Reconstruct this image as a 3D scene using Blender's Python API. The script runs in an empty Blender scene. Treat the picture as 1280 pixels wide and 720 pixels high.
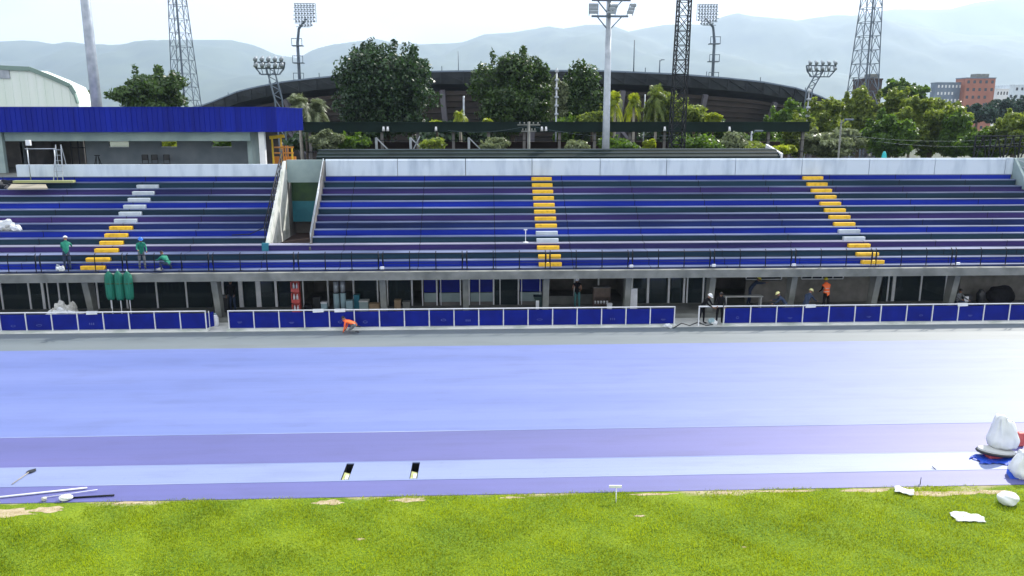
import bpy, bmesh, math, random
import numpy as np
from mathutils import Vector, Matrix, Quaternion
R = math.radians
C = bpy.context.scene.collection
SC = bpy.context.scene

# ------------------------------------------------------------------ camera, sky, sun, exposure
CAM_H, PITCH, YAW, FPX = 10.8, 12.1, 2.3, 990.0
cd = bpy.data.cameras.new('camera'); cam = bpy.data.objects.new('camera', cd); C.objects.link(cam)
cam.location = (0, 0, CAM_H); cam.rotation_euler = (R(90 - PITCH), 0, R(-YAW))
cd.sensor_width = 36; cd.lens = FPX / 1280 * 36; cd.clip_start = .5; cd.clip_end = 60000
SC.camera = cam
SUN_EL, SUN_AZ = 42, 46          # azimuth measured from +Y (behind the stand) towards +X
w = bpy.data.worlds.new('World'); SC.world = w; w.use_nodes = True
nt = w.node_tree; nt.nodes.clear()
out = nt.nodes.new('ShaderNodeOutputWorld'); bg = nt.nodes.new('ShaderNodeBackground')
sky = nt.nodes.new('ShaderNodeTexSky'); sky.sky_type = 'NISHITA'; sky.sun_disc = False
sky.sun_elevation = R(SUN_EL); sky.sun_rotation = R(SUN_AZ); sky.altitude = 1000
sky.dust_density = 1.5; sky.ozone_density = 1.5
tc = nt.nodes.new('ShaderNodeTexCoord'); mp = nt.nodes.new('ShaderNodeMapping'); mp.inputs['Scale'].default_value = (1, 1, 2.6)
nz = nt.nodes.new('ShaderNodeTexNoise'); nz.inputs['Scale'].default_value = 2.2; nz.inputs['Detail'].default_value = 7
cr = nt.nodes.new('ShaderNodeValToRGB'); cr.color_ramp.elements[0].position = .26; cr.color_ramp.elements[1].position = .52
mx = nt.nodes.new('ShaderNodeMix'); mx.data_type = 'RGBA'
mx.inputs[7].default_value = (9.2, 9.4, 9.9, 1)
nt.links.new(tc.outputs['Generated'], mp.inputs[0]); nt.links.new(mp.outputs[0], nz.inputs['Vector'])
nt.links.new(nz.outputs[0], cr.inputs[0]); nt.links.new(cr.outputs[0], mx.inputs[0]); nt.links.new(sky.outputs[0], mx.inputs[6])
nt.links.new(mx.outputs[2], bg.inputs[0]); nt.links.new(bg.outputs[0], out.inputs[0])
bg.inputs[1].default_value = .12
sl = bpy.data.lights.new('sun', 'SUN'); sl.energy = 5; sl.angle = R(.6); sl.color = (1, .95, .87)
sun = bpy.data.objects.new('sun', sl); C.objects.link(sun)
sv = Vector((math.sin(R(SUN_AZ)) * math.cos(R(SUN_EL)), math.cos(R(SUN_AZ)) * math.cos(R(SUN_EL)), math.sin(R(SUN_EL))))
sun.rotation_euler = sv.to_track_quat('Z', 'Y').to_euler()
vs = SC.view_settings; vs.view_transform = 'Standard'; vs.look = 'None'; vs.gamma = 1; vs.exposure = .45
SC.render.engine = 'CYCLES'
cy = SC.cycles; cy.use_denoising = True; cy.max_bounces = 6; cy.diffuse_bounces = 3; cy.glossy_bounces = 3
cy.transmission_bounces = 4; cy.volume_bounces = 1; cy.transparent_max_bounces = 6; cy.sample_clamp_indirect = 6
cy.caustics_reflective = False; cy.caustics_refractive = False
SC.render.threads_mode = 'AUTO'

# ------------------------------------------------------------------ helpers
_p, _y = R(PITCH), R(YAW)
CF = Vector((math.sin(_y) * math.cos(_p), math.cos(_y) * math.cos(_p), -math.sin(_p)))
CR_ = Vector((math.cos(_y), -math.sin(_y), 0)); CU = CR_.cross(CF)
def at(px, py, Y=None, z=None):
    """world point seen at a photo position, at a known distance Y or height z (a survey of the photo)"""
    d = CF * FPX + CR_ * (px - 640) - CU * (py - 360)
    t = Y / d.y if Y is not None else (z - CAM_H) / d.z
    return Vector((0, 0, CAM_H)) + d * t
def topx(p):
    v = Vector(p) - Vector((0, 0, CAM_H)); c = v.dot(CF)
    return 640 + FPX * v.dot(CR_) / c, 360 - FPX * v.dot(CU) / c
def X(px, Y, z=0):
    # X of a photo column px for something at distance Y, height z
    k = (px - 640) / FPX
    return (k * (Y * CF.y + (z - CAM_H) * CF.z) + Y * math.sin(_y)) / (math.cos(_y) - k * CF.x)
def Z(py, Y, px=600): return at(px, py, Y=Y).z

ORI = {}
def thing(name, label, cat, loc=(0, 0, 0), group=None, kind=None, rz=0):
    o = bpy.data.objects.new(name, None); C.objects.link(o); o.location = loc; o.rotation_euler = (0, 0, rz)
    o.empty_display_size = .2
    o['label'] = label; o['category'] = cat
    if group: o['group'] = group
    if kind: o['kind'] = kind
    ORI[o.name] = Vector(loc)
    return o
def tag(o, label, cat, group=None, kind=None):
    o['label'] = label; o['category'] = cat
    if group: o['group'] = group
    if kind: o['kind'] = kind
    return o

class MB:
    def __init__(s): s.v = []; s.f = []; s.m = []; s.sm = []
    def add(s, vs, fs, m=0, smooth=False):
        n = len(s.v); s.v += [tuple(a) for a in vs]
        for f in fs: s.f.append([n + i for i in f]); s.m.append(m); s.sm.append(smooth)
        return s
    def box(s, x0, x1, y0, y1, z0, z1, m=0):
        return s.add([(x0, y0, z0), (x1, y0, z0), (x1, y1, z0), (x0, y1, z0), (x0, y0, z1), (x1, y0, z1), (x1, y1, z1), (x0, y1, z1)],
                     [(0, 3, 2, 1), (4, 5, 6, 7), (0, 1, 5, 4), (1, 2, 6, 5), (2, 3, 7, 6), (3, 0, 4, 7)], m)
    def bbox(s, x0, x1, y0, y1, z0, z1, b=.02, m=0):
        # a box with chamfered edges
        bm = bmesh.new(); bmesh.ops.create_cube(bm, size=1)
        for v in bm.verts: v.co = Vector(((x0 + x1) / 2 + v.co.x * (x1 - x0), (y0 + y1) / 2 + v.co.y * (y1 - y0), (z0 + z1) / 2 + v.co.z * (z1 - z0)))
        bmesh.ops.bevel(bm, geom=bm.edges[:], offset=b, segments=2, affect='EDGES', profile=.6)
        bm.verts.index_update()
        s.add([v.co[:] for v in bm.verts], [[v.index for v in f.verts] for f in bm.faces], m); bm.free(); return s
    def obox(s, p, q, wx, wy, m=0):
        """square bar from p to q"""
        p = Vector(p); q = Vector(q); d = (q - p).normalized(); a = d.cross(Vector((0, 0, 1)) if abs(d.z) < .95 else Vector((0, 1, 0))).normalized(); b = a.cross(d)
        vs = []
        for c in (p, q):
            for i, j in ((-1, -1), (1, -1), (1, 1), (-1, 1)): vs.append(c + a * i * wx / 2 + b * j * wy / 2)
        return s.add(vs, [(0, 1, 2, 3), (7, 6, 5, 4), (0, 4, 5, 1), (1, 5, 6, 2), (2, 6, 7, 3), (3, 7, 4, 0)], m)
    def tube(s, pts, r, n=8, m=0, cap=True):
        pts = [Vector(p) for p in pts]; rs = r if isinstance(r, (list, tuple)) else [r] * len(pts)
        vs = []; fs = []
        up = Vector((0, 0, 1))
        for i, p in enumerate(pts):
            d = (pts[min(i + 1, len(pts) - 1)] - pts[max(i - 1, 0)]).normalized()
            ref = up if abs(d.z) < .9 else Vector((0, 1, 0))
            a = d.cross(ref).normalized(); b = a.cross(d)
            for k in range(n):
                t = 2 * math.pi * k / n; vs.append(p + (a * math.cos(t) + b * math.sin(t)) * rs[i])
        for i in range(len(pts) - 1):
            for k in range(n):
                k2 = (k + 1) % n; fs.append((i * n + k, i * n + k2, (i + 1) * n + k2, (i + 1) * n + k))
        if cap: fs.append(tuple(range(n - 1, -1, -1))); fs.append(tuple((len(pts) - 1) * n + k for k in range(n)))
        return s.add(vs, fs, m, True)
    def lathe(s, c, prof, n=16, m=0, sx=1, sy=1):
        vs = []; fs = []
        for (r, z) in prof:
            for k in range(n):
                t = 2 * math.pi * k / n; vs.append((c[0] + r * math.cos(t) * sx, c[1] + r * math.sin(t) * sy, c[2] + z))
        for i in range(len(prof) - 1):
            for k in range(n):
                k2 = (k + 1) % n; fs.append((i * n + k, i * n + k2, (i + 1) * n + k2, (i + 1) * n + k))
        fs.append(tuple(range(n - 1, -1, -1))); fs.append(tuple((len(prof) - 1) * n + k for k in range(n)))
        return s.add(vs, fs, m, True)
    def prism(s, poly, axis, a, b, m=0):
        """poly: 2-D outline; extruded along axis 'x' (poly = y,z), 'y' (x,z) or 'z' (x,y) from a to b"""
        def mk(p, t): return (t, p[0], p[1]) if axis == 'x' else (p[0], t, p[1]) if axis == 'y' else (p[0], p[1], t)
        n = len(poly)
        return s.add([mk(p, a) for p in poly] + [mk(p, b) for p in poly],
                     [tuple(range(n - 1, -1, -1)), tuple(range(n, 2 * n))] + [(i, (i + 1) % n, n + (i + 1) % n, n + i) for i in range(n)], m)
    def build(s, name, mats, parent=None, fix=True):
        if not isinstance(mats, (list, tuple)): mats = [mats]
        off = ORI[parent.name] if parent is not None else Vector((0, 0, 0))
        me = bpy.data.meshes.new(name)
        me.from_pydata([(v[0] - off.x, v[1] - off.y, v[2] - off.z) for v in s.v], [], s.f)
        for k in mats: me.materials.append(k)
        me.polygons.foreach_set('material_index', s.m); me.polygons.foreach_set('use_smooth', s.sm)
        if fix:
            bm = bmesh.new(); bm.from_mesh(me); bmesh.ops.recalc_face_normals(bm, faces=bm.faces[:]); bm.to_mesh(me); bm.free()
        me.update()
        o = bpy.data.objects.new(name, me); C.objects.link(o)
        if parent is not None: o.parent = parent
        ORI[o.name] = off
        return o
def struct(name, mb, m):
    o = mb.build(name, m); o['kind'] = 'structure'; return o
def copy_tree(o, parent=None):
    c = o.copy(); C.objects.link(c); c.parent = parent
    ORI[c.name] = ORI.get(o.name, Vector((0, 0, 0)))
    for ch in list(o.children): copy_tree(ch, c)
    return c

# ------------------------------------------------------------------ materials
def mat(name, col, rough=.6, metal=0, var=.12, vs=3.0, col2=None, bump=0, bs=20, spec=.5, detail=6, stretch=(1, 1, 1), thr=None):
    m = bpy.data.materials.new(name); m.use_nodes = True; t = m.node_tree; b = t.nodes['Principled BSDF']
    b.inputs['Roughness'].default_value = rough; b.inputs['Metallic'].default_value = metal; b.inputs['Specular IOR Level'].default_value = spec
    tcn = t.nodes.new('ShaderNodeTexCoord'); mpn = t.nodes.new('ShaderNodeMapping'); mpn.inputs['Scale'].default_value = stretch
    t.links.new(tcn.outputs['Object'], mpn.inputs[0])
    n = t.nodes.new('ShaderNodeTexNoise'); n.inputs['Scale'].default_value = vs; n.inputs['Detail'].default_value = detail
    t.links.new(mpn.outputs[0], n.inputs['Vector'])
    r = t.nodes.new('ShaderNodeValToRGB'); lo, hi = thr or (.3, .7)
    r.color_ramp.elements[0].position = lo; r.color_ramp.elements[1].position = hi
    c2 = col2 or tuple(min(1, c * (1 + var)) for c in col)
    c1 = col if col2 else tuple(c * (1 - var) for c in col)
    r.color_ramp.elements[0].color = (*c1, 1); r.color_ramp.elements[1].color = (*c2, 1)
    t.links.new(n.outputs[0], r.inputs[0]); t.links.new(r.outputs[0], b.inputs['Base Color'])
    if bump:
        n2 = t.nodes.new('ShaderNodeTexNoise'); n2.inputs['Scale'].default_value = bs; n2.inputs['Detail'].default_value = 5
        t.links.new(mpn.outputs[0], n2.inputs['Vector'])
        bp = t.nodes.new('ShaderNodeBump'); bp.inputs['Strength'].default_value = bump; bp.inputs['Distance'].default_value = .05
        t.links.new(n2.outputs[0], bp.inputs['Height']); t.links.new(bp.outputs[0], b.inputs['Normal'])
    return m
def leafmat(name, c1, c2, trans=.35, tcol=None, spec=.4, vs=.55):
    """leaves: colour drifts over the crown and from leaf to leaf; some light passes through them"""
    m = bpy.data.materials.new(name); m.use_nodes = True; t = m.node_tree; b = t.nodes['Principled BSDF']; o = t.nodes['Material Output']
    b.inputs['Roughness'].default_value = .42; b.inputs['Specular IOR Level'].default_value = spec
    tcn = t.nodes.new('ShaderNodeTexCoord'); n = t.nodes.new('ShaderNodeTexNoise'); n.inputs['Scale'].default_value = vs; n.inputs['Detail'].default_value = 4
    t.links.new(tcn.outputs['Object'], n.inputs['Vector'])
    g_ = t.nodes.new('ShaderNodeNewGeometry'); ad = t.nodes.new('ShaderNodeMath'); ad.operation = 'MULTIPLY_ADD'; ad.inputs[1].default_value = .55
    sb = t.nodes.new('ShaderNodeMath'); sb.operation = 'SUBTRACT'; sb.inputs[1].default_value = .27
    t.links.new(g_.outputs['Random Per Island'], ad.inputs[0]); t.links.new(n.outputs[0], sb.inputs[0]); t.links.new(sb.outputs[0], ad.inputs[2])
    r = t.nodes.new('ShaderNodeValToRGB'); r.color_ramp.elements[0].position = .25; r.color_ramp.elements[1].position = .8
    r.color_ramp.elements[0].color = (*[c * .8 for c in c1], 1); r.color_ramp.elements[1].color = (*[min(1, c * 1.25) for c in c2], 1)
    t.links.new(ad.outputs[0], r.inputs[0]); t.links.new(r.outputs[0], b.inputs['Base Color'])
    tr = t.nodes.new('ShaderNodeBsdfTranslucent'); tc_ = tcol or (c2[0] * 2.2, c2[1] * 2.4, c2[2] * .8)
    r2 = t.nodes.new('ShaderNodeValToRGB'); r2.color_ramp.elements[0].color = (*[c * .45 for c in tc_], 1); r2.color_ramp.elements[1].color = (*[min(1, c * 1.2) for c in tc_], 1)
    t.links.new(ad.outputs[0], r2.inputs[0]); t.links.new(r2.outputs[0], tr.inputs[0])
    ms = t.nodes.new('ShaderNodeMixShader'); ms.inputs[0].default_value = trans
    t.links.new(b.outputs[0], ms.inputs[1]); t.links.new(tr.outputs[0], ms.inputs[2]); t.links.new(ms.outputs[0], o.inputs[0])
    return m
M = {}
M['blue'] = mat('blue_paint', (.003, .012, .2), .6, vs=.5, stretch=(.22, 1, 4), col2=(.007, .032, .4), spec=.2, detail=9, bump=.15)
M['teal'] = mat('dark_teal_paint', (.003, .014, .03), .6, vs=.5, stretch=(.2, 1, 4), col2=(.01, .045, .08), spec=.25, detail=9, bump=.15)
M['purple'] = mat('purple_paint', (.006, .014, .07), .6, vs=.45, stretch=(.2, 1, 4), col2=(.055, .03, .17), spec=.25, detail=9, bump=.15)
M['navy'] = mat('navy_paint', (.003, .012, .06), .6, vs=.6, stretch=(.25, 1, 3), col2=(.008, .025, .15), spec=.25)
M['tread'] = mat('worn_tread_paint', (.045, .07, .16), .5, vs=.6, stretch=(.3, 1, 1), col2=(.2, .24, .38), bump=.15, thr=(.35, .68), spec=.4, detail=9)
M['walk'] = mat('walkway_concrete', (.2, .2, .3), .6, vs=.5, stretch=(.3, 1, 1), col2=(.36, .36, .46), bump=.1)
M['yellow'] = mat('yellow_step_paint', (.6, .33, .01), .6, vs=3.5, col2=(.95, .56, .025), thr=(.25, .5), detail=9, bump=.15)
M['step'] = mat('bare_step_concrete', (.42, .48, .52), .7, vs=2, col2=(.6, .66, .7))
M['conc'] = mat('concrete', (.12, .13, .12), .8, vs=1.2, col2=(.24, .25, .23), bump=.2, detail=9)
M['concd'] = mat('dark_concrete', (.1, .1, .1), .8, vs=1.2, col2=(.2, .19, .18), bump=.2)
M['concl'] = mat('pale_concrete', (.45, .47, .46), .75, vs=1.5, col2=(.62, .63, .6), bump=.15)
M['white'] = mat('white_wall_paint', (.44, .52, .6), .65, vs=1.2, col2=(.64, .72, .79), stretch=(1.6, 1, .35), detail=9, thr=(.25, .55))
M['wmetal'] = mat('white_metal', (.7, .72, .74), .4, vs=3, col2=(.82, .83, .84))
M['gmetal'] = mat('galvanised_steel', (.3, .34, .38), .42, metal=.4, vs=2, col2=(.45, .49, .53))
M['dmetal'] = mat('dark_steel', (.006, .008, .012), .55, metal=0, vs=2, col2=(.014, .018, .024), spec=.25)
M['tmetal'] = mat('tower_steel', (.07, .1, .14), .5, metal=.3, vs=.5, col2=(.14, .18, .22))
M['black'] = mat('black_cloth', (.004, .004, .006), .9, vs=9, col2=(.014, .014, .018), spec=.2)
M['blackp'] = mat('black_plastic', (.012, .014, .016), .4, vs=4, col2=(.02, .022, .025))
M['pblue'] = mat('barrier_blue_panel', (.002, .008, .17), .45, vs=1.3, col2=(.003, .014, .24), detail=3, spec=.2)
M['emblem'] = mat('faded_print', (.03, .05, .24), .5, vs=8, col2=(.12, .15, .36))
M['rblue'] = mat('blue_sheet_metal', (.001, .008, .2), .5, vs=.6, col2=(.003, .018, .33), stretch=(3, 3, .15), spec=.2)
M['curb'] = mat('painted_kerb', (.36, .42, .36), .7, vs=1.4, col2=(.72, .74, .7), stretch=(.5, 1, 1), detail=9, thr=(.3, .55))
M['gwall'] = mat('grey_green_wall', (.22, .3, .31), .7, vs=1, col2=(.33, .42, .41))
M['rwall'] = mat('grey_room_wall', (.16, .2, .23), .7, vs=1, col2=(.24, .28, .31))
M['dgreen'] = mat('dark_green_paint', (.01, .05, .02), .5, vs=2, col2=(.03, .09, .02))
M['dteal'] = mat('teal_door_paint', (.01, .14, .2), .5, vs=2, col2=(.02, .2, .26))
M['plaster'] = mat('stained_plaster', (.14, .135, .12), .8, vs=1.6, col2=(.25, .24, .22), bump=.2)
M['brown'] = mat('brown_cabinet', (.06, .04, .03), .5, vs=4, col2=(.1, .07, .055))
M['card'] = mat('cardboard', (.28, .2, .12), .8, vs=4, col2=(.36, .26, .16))
M['red'] = mat('red_plastic', (.45, .05, .05), .5, vs=4, col2=(.6, .12, .1))
M['orange'] = mat('orange_vest', (.95, .12, .02), .6, vs=6, col2=(1, .2, .04))
M['hivis'] = mat('reflective_strip', (.6, .62, .6), .35, vs=6)
M['greenc'] = mat('green_shirt', (.0, .14, .09), .8, vs=9, col2=(.01, .24, .15))
M['navyc'] = mat('navy_cloth', (.012, .025, .06), .85, vs=9, col2=(.03, .05, .1))
M['greyc'] = mat('grey_cloth', (.1, .11, .12), .85, vs=9, col2=(.18, .19, .2))
M['tealc'] = mat('teal_trousers', (.03, .13, .14), .85, vs=9, col2=(.06, .2, .2))
M['skin'] = mat('skin', (.22, .11, .065), .55, vs=9, col2=(.28, .15, .09))
M['hair'] = mat('dark_hair', (.01, .008, .007), .6, vs=20)
M['hwhite'] = mat('white_helmet', (.75, .76, .76), .35, vs=3)
M['hyel'] = mat('yellow_helmet', (.8, .7, .05), .35, vs=3)
M['hpale'] = mat('pale_yellow_helmet', (.8, .78, .35), .35, vs=3)
M['hblue'] = mat('blue_helmet', (.02, .15, .6), .35, vs=3)
M['tarpg'] = mat('green_canvas', (.0, .12, .075), .7, vs=5, col2=(.01, .19, .12), stretch=(4, 4, .4))
M['sack'] = mat('white_sackcloth', (.62, .65, .66), .8, vs=2.5, col2=(.8, .82, .83), bump=.15, bs=22)
M['grime'] = mat('grimy_sacking', (.35, .35, .32), .85, vs=5, col2=(.6, .6, .56), bump=.3)
M['btarp'] = mat('blue_tarpaulin', (.01, .05, .4), .4, vs=4, col2=(.02, .09, .6), bump=.4)
M['tubec'] = mat('grey_blue_roll', (.25, .38, .42), .6, vs=2, col2=(.36, .5, .54))
M['binm'] = mat('dark_bin_plastic', (.01, .035, .03), .45, vs=3, col2=(.02, .05, .045))
M['wood'] = mat('raw_board', (.3, .27, .2), .7, vs=2, col2=(.42, .38, .3), stretch=(.3, 4, 4))
M['ply'] = mat('yellowish_board', (.3, .32, .1), .7, vs=2, col2=(.4, .42, .2), stretch=(.3, 4, 4))
M['bark'] = mat('bark', (.08, .06, .045), .9, vs=3, col2=(.16, .13, .1), bump=.5, stretch=(3, 3, .6))
M['barkl'] = mat('pale_bark', (.3, .28, .24), .9, vs=3, col2=(.45, .42, .36), bump=.4, stretch=(3, 3, .6))
M['brick'] = mat('brick_facade', (.3, .11, .075), .8, vs=.2, col2=(.42, .17, .11))
M['dwin'] = mat('window_dark', (.02, .03, .045), .2, vs=1)
M['bldgd'] = mat('slate_facade', (.1, .14, .2), .5, vs=.2, col2=(.2, .26, .34))
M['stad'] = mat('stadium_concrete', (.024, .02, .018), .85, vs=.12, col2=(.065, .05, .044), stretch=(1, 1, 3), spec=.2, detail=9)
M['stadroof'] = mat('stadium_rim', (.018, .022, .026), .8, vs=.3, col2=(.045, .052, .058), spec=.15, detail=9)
M['stadcol'] = mat('stadium_column', (.1, .095, .12), .8, vs=.3, col2=(.17, .16, .19))
M['hangar'] = mat('pale_green_sheet', (.74, .84, .74), .5, vs=.3, col2=(.85, .92, .86), stretch=(4, 4, .2))
M['hangroof'] = mat('hangar_trim', (.2, .3, .26), .5, vs=.3)
M['canopy'] = mat('dark_green_sheet', (.004, .012, .01), .7, vs=.5, col2=(.008, .022, .018), spec=.15)
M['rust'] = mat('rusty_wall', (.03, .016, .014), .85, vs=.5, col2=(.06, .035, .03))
M['signw'] = mat('white_plastic', (.75, .77, .8), .4, vs=3)
M['yframe'] = mat('yellow_steel', (.7, .45, .01), .5, vs=3, col2=(.85, .6, .05))
M['oframe'] = mat('orange_steel', (.55, .2, .02), .5, vs=3, col2=(.7, .3, .06))
M['lens'] = mat('lamp_glass', (.26, .3, .33), .25, vs=3)
M['turq'] = mat('turquoise_cloth', (.02, .4, .42), .7, vs=5)
M['glass'] = None
def add_joints(m, period=4.2, width=.035, off=0.):
    """thin dark joints between the precast units"""
    t = m.node_tree; b = t.nodes['Principled BSDF']; src = b.inputs['Base Color'].links[0].from_socket
    tcn = t.nodes.new('ShaderNodeTexCoord'); sp = t.nodes.new('ShaderNodeSeparateXYZ'); t.links.new(tcn.outputs['Object'], sp.inputs[0])
    a = t.nodes.new('ShaderNodeMath'); a.operation = 'ADD'; a.inputs[1].default_value = 100 + off; t.links.new(sp.outputs[0], a.inputs[0])
    q = t.nodes.new('ShaderNodeMath'); q.operation = 'MODULO'; q.inputs[1].default_value = period; t.links.new(a.outputs[0], q.inputs[0])
    l = t.nodes.new('ShaderNodeMath'); l.operation = 'LESS_THAN'; l.inputs[1].default_value = width; t.links.new(q.outputs[0], l.inputs[0])
    x = t.nodes.new('ShaderNodeMix'); x.data_type = 'RGBA'; x.inputs[7].default_value = (.004, .005, .01, 1); t.links.new(l.outputs[0], x.inputs[0]); t.links.new(src, x.inputs[6]); t.links.new(x.outputs[2], b.inputs['Base Color'])
for k_ in ('blue', 'teal', 'purple', 'navy', 'tread', 'walk'): add_joints(M[k_])
g = bpy.data.materials.new('window_glass'); g.use_nodes = True; t = g.node_tree; b = t.nodes['Principled BSDF']
b.inputs['Base Color'].default_value = (.035, .05, .055, 1); b.inputs['Roughness'].default_value = .06
tb = t.nodes.new('ShaderNodeBsdfTransparent'); tb.inputs[0].default_value = (.75, .85, .85, 1); ms = t.nodes.new('ShaderNodeMixShader'); ms.inputs[0].default_value = .55
t.links.new(tb.outputs[0], ms.inputs[1]); t.links.new(b.outputs[0], ms.inputs[2]); t.links.new(ms.outputs[0], t.nodes['Material Output'].inputs[0])
M['glass'] = g

# track surface: fresh resin, slightly glossy, with roller streaks along the lanes
def trackmat(name, c1, c2, rough):
    m = mat(name, c1, rough, vs=.35, col2=c2, stretch=(.12, 1.6, 1), detail=7, spec=1.0, thr=(.25, .75))
    t = m.node_tree; b = t.nodes['Principled BSDF']; b.inputs['IOR'].default_value = 1.55
    n2 = t.nodes.new('ShaderNodeTexNoise'); n2.inputs['Scale'].default_value = .5; n2.inputs['Detail'].default_value = 8
    mpn = t.nodes.new('ShaderNodeMapping'); mpn.inputs['Scale'].default_value = (.1, 2.5, 1)
    tcn = t.nodes.new('ShaderNodeTexCoord'); t.links.new(tcn.outputs['Object'], mpn.inputs[0]); t.links.new(mpn.outputs[0], n2.inputs['Vector'])
    mr = t.nodes.new('ShaderNodeMapRange'); mr.inputs['To Min'].default_value = rough - .05; mr.inputs['To Max'].default_value = rough + .07
    t.links.new(n2.outputs[0], mr.inputs[0]); t.links.new(mr.outputs[0], b.inputs['Roughness'])
    src = b.inputs['Base Color'].links[0].from_socket
    for sc_, st_, lo_, hi_, amt in ((1.1, (.35, 1.2, 1), .5, .66, .9), (5.0, (1, 1, 1), .62, .68, .93), (.9, (.02, 5, 1), .45, .6, .95)):
        m4 = t.nodes.new('ShaderNodeMapping'); m4.inputs['Scale'].default_value = st_; t.links.new(tcn.outputs['Object'], m4.inputs[0])
        n4 = t.nodes.new('ShaderNodeTexNoise'); n4.inputs['Scale'].default_value = sc_; n4.inputs['Detail'].default_value = 9; t.links.new(m4.outputs[0], n4.inputs['Vector'])
        r4 = t.nodes.new('ShaderNodeMapRange'); r4.inputs['From Min'].default_value = lo_; r4.inputs['From Max'].default_value = hi_; r4.inputs['To Min'].default_value = 1; r4.inputs['To Max'].default_value = amt; t.links.new(n4.outputs[0], r4.inputs[0])
        x4 = t.nodes.new('ShaderNodeVectorMath'); x4.operation = 'SCALE'; t.links.new(src, x4.inputs[0]); t.links.new(r4.outputs[0], x4.inputs['Scale']); src = x4.outputs[0]
    t.links.new(src, b.inputs['Base Color'])
    n3 = t.nodes.new('ShaderNodeTexNoise'); n3.inputs['Scale'].default_value = 60; n3.inputs['Detail'].default_value = 3
    t.links.new(tcn.outputs['Object'], n3.inputs['Vector'])
    bp = t.nodes.new('ShaderNodeBump'); bp.inputs['Strength'].default_value = .15; bp.inputs['Distance'].default_value = .01
    t.links.new(n3.outputs[0], bp.inputs['Height']); t.links.new(bp.outputs[0], b.inputs['Normal'])
    return m
M['track'] = trackmat('track_light', (.09, .135, .38), (.13, .178, .44), .56)
M['trackd'] = trackmat('track_violet', (.058, .068, .25), (.088, .09, .31), .56)
M['trackp'] = trackmat('track_pale', (.16, .21, .4), (.21, .26, .46), .54)
M['apron'] = trackmat('grey_primer', (.1, .135, .15), (.155, .185, .2), .57)
M['line'] = mat('pale_line', (.2, .25, .44), .5, vs=.8, stretch=(.15, 1, 1), col2=(.4, .44, .6), thr=(.45, .7))

# ------------------------------------------------------------------ ground sheets
mg = mat('city_ground', (.03, .05, .02), .9, vs=.02, col2=(.08, .09, .06), detail=8)
m_ = MB(); m_.box(-12900, 12900, -380, 12900, -.9, -.4); struct('ground', m_, mg)
m_ = MB(); m_.box(-260, 260, 42.0, 170, -.35, -.012); struct('rear_yard', m_, mg)
mgr = bpy.data.materials.new('turf_soil'); mgr.use_nodes = True; t = mgr.node_tree; b = t.nodes['Principled BSDF']; b.inputs['Roughness'].default_value = .9; b.inputs['Specular IOR Level'].default_value = .2
tcn = t.nodes.new('ShaderNodeTexCoord')
def noise(t, sc, det, st=(1, 1, 1), co='Object', tcn=tcn):
    mpn = t.nodes.new('ShaderNodeMapping'); mpn.inputs['Scale'].default_value = st; t.links.new(tcn.outputs[co], mpn.inputs[0])
    n = t.nodes.new('ShaderNodeTexNoise'); n.inputs['Scale'].default_value = sc; n.inputs['Detail'].default_value = det; t.links.new(mpn.outputs[0], n.inputs['Vector']); return n
def ramp(t, src, stops):
    r = t.nodes.new('ShaderNodeValToRGB'); e = r.color_ramp.elements
    while len(e) < len(stops): e.new(.5)
    for i, (p, c) in enumerate(stops): e[i].position = p; e[i].color = (*c, 1)
    t.links.new(src, r.inputs[0]); return r
def mixc(t, f, a, b2):
    x = t.nodes.new('ShaderNodeMix'); x.data_type = 'RGBA'; t.links.new(f, x.inputs[0]); t.links.new(a, x.inputs[6]); t.links.new(b2, x.inputs[7]); return x
base = ramp(t, noise(t, .6, 8).outputs[0], [(.3, (.07, .15, .008)), (.5, (.12, .2, .008)), (.7, (.22, .3, .012))])
fine = ramp(t, noise(t, 16, 6).outputs[0], [(.35, (.03, .08, .006)), (.65, (.25, .32, .015))])
x1 = t.nodes.new('ShaderNodeMix'); x1.data_type = 'RGBA'; x1.inputs[0].default_value = .45; t.links.new(base.outputs[0], x1.inputs[6]); t.links.new(fine.outputs[0], x1.inputs[7])
dry = ramp(t, noise(t, 2.2, 6).outputs[0], [(.3, (.3, .26, .14)), (.7, (.5, .44, .28))])
# bare worn earth along the field's edge (Y just under 21.4)
sep = t.nodes.new('ShaderNodeSeparateXYZ'); t.links.new(tcn.outputs['Object'], sep.inputs[0])
mr = t.nodes.new('ShaderNodeMapRange'); mr.inputs['From Min'].default_value = 20.2; mr.inputs['From Max'].default_value = 21.45; mr.inputs['To Min'].default_value = -.45; mr.inputs['To Max'].default_value = .06
t.links.new(sep.outputs[1], mr.inputs[0]); ad = t.nodes.new('ShaderNodeMath'); ad.operation = 'ADD'; t.links.new(mr.outputs[0], ad.inputs[0]); t.links.new(noise(t, .7, 6, (.5, 1, 1)).outputs[0], ad.inputs[1])
dm = ramp(t, ad.outputs[0], [(.52, (0, 0, 0)), (.62, (1, 1, 1))])
x2 = mixc(t, dm.outputs[0], x1.outputs[2], dry.outputs[0]); t.links.new(x2.outputs[2], b.inputs['Base Color'])
bp = t.nodes.new('ShaderNodeBump'); bp.inputs['Strength'].default_value = .6; bp.inputs['Distance'].default_value = .03; t.links.new(noise(t, 40, 5).outputs[0], bp.inputs['Height']); t.links.new(bp.outputs[0], b.inputs['Normal'])
m_ = MB(); m_.box(-60, 60, -30, 21.45, -.03, .0); struct('playing_field', m_, mgr)
def sheet(name, y0, y1, z, m, x0=-70, x1=70):
    s = MB(); s.box(x0, x1, y0, y1, -.02, z); return struct(name, s, m)
sheet('track_inner_lane', 21.46, 22.5, .012, M['trackd'])
PITS = [X(434.5, 23.15, 0), X(518.5, 23.15, 0)]
s = MB(); edge = -70
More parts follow.
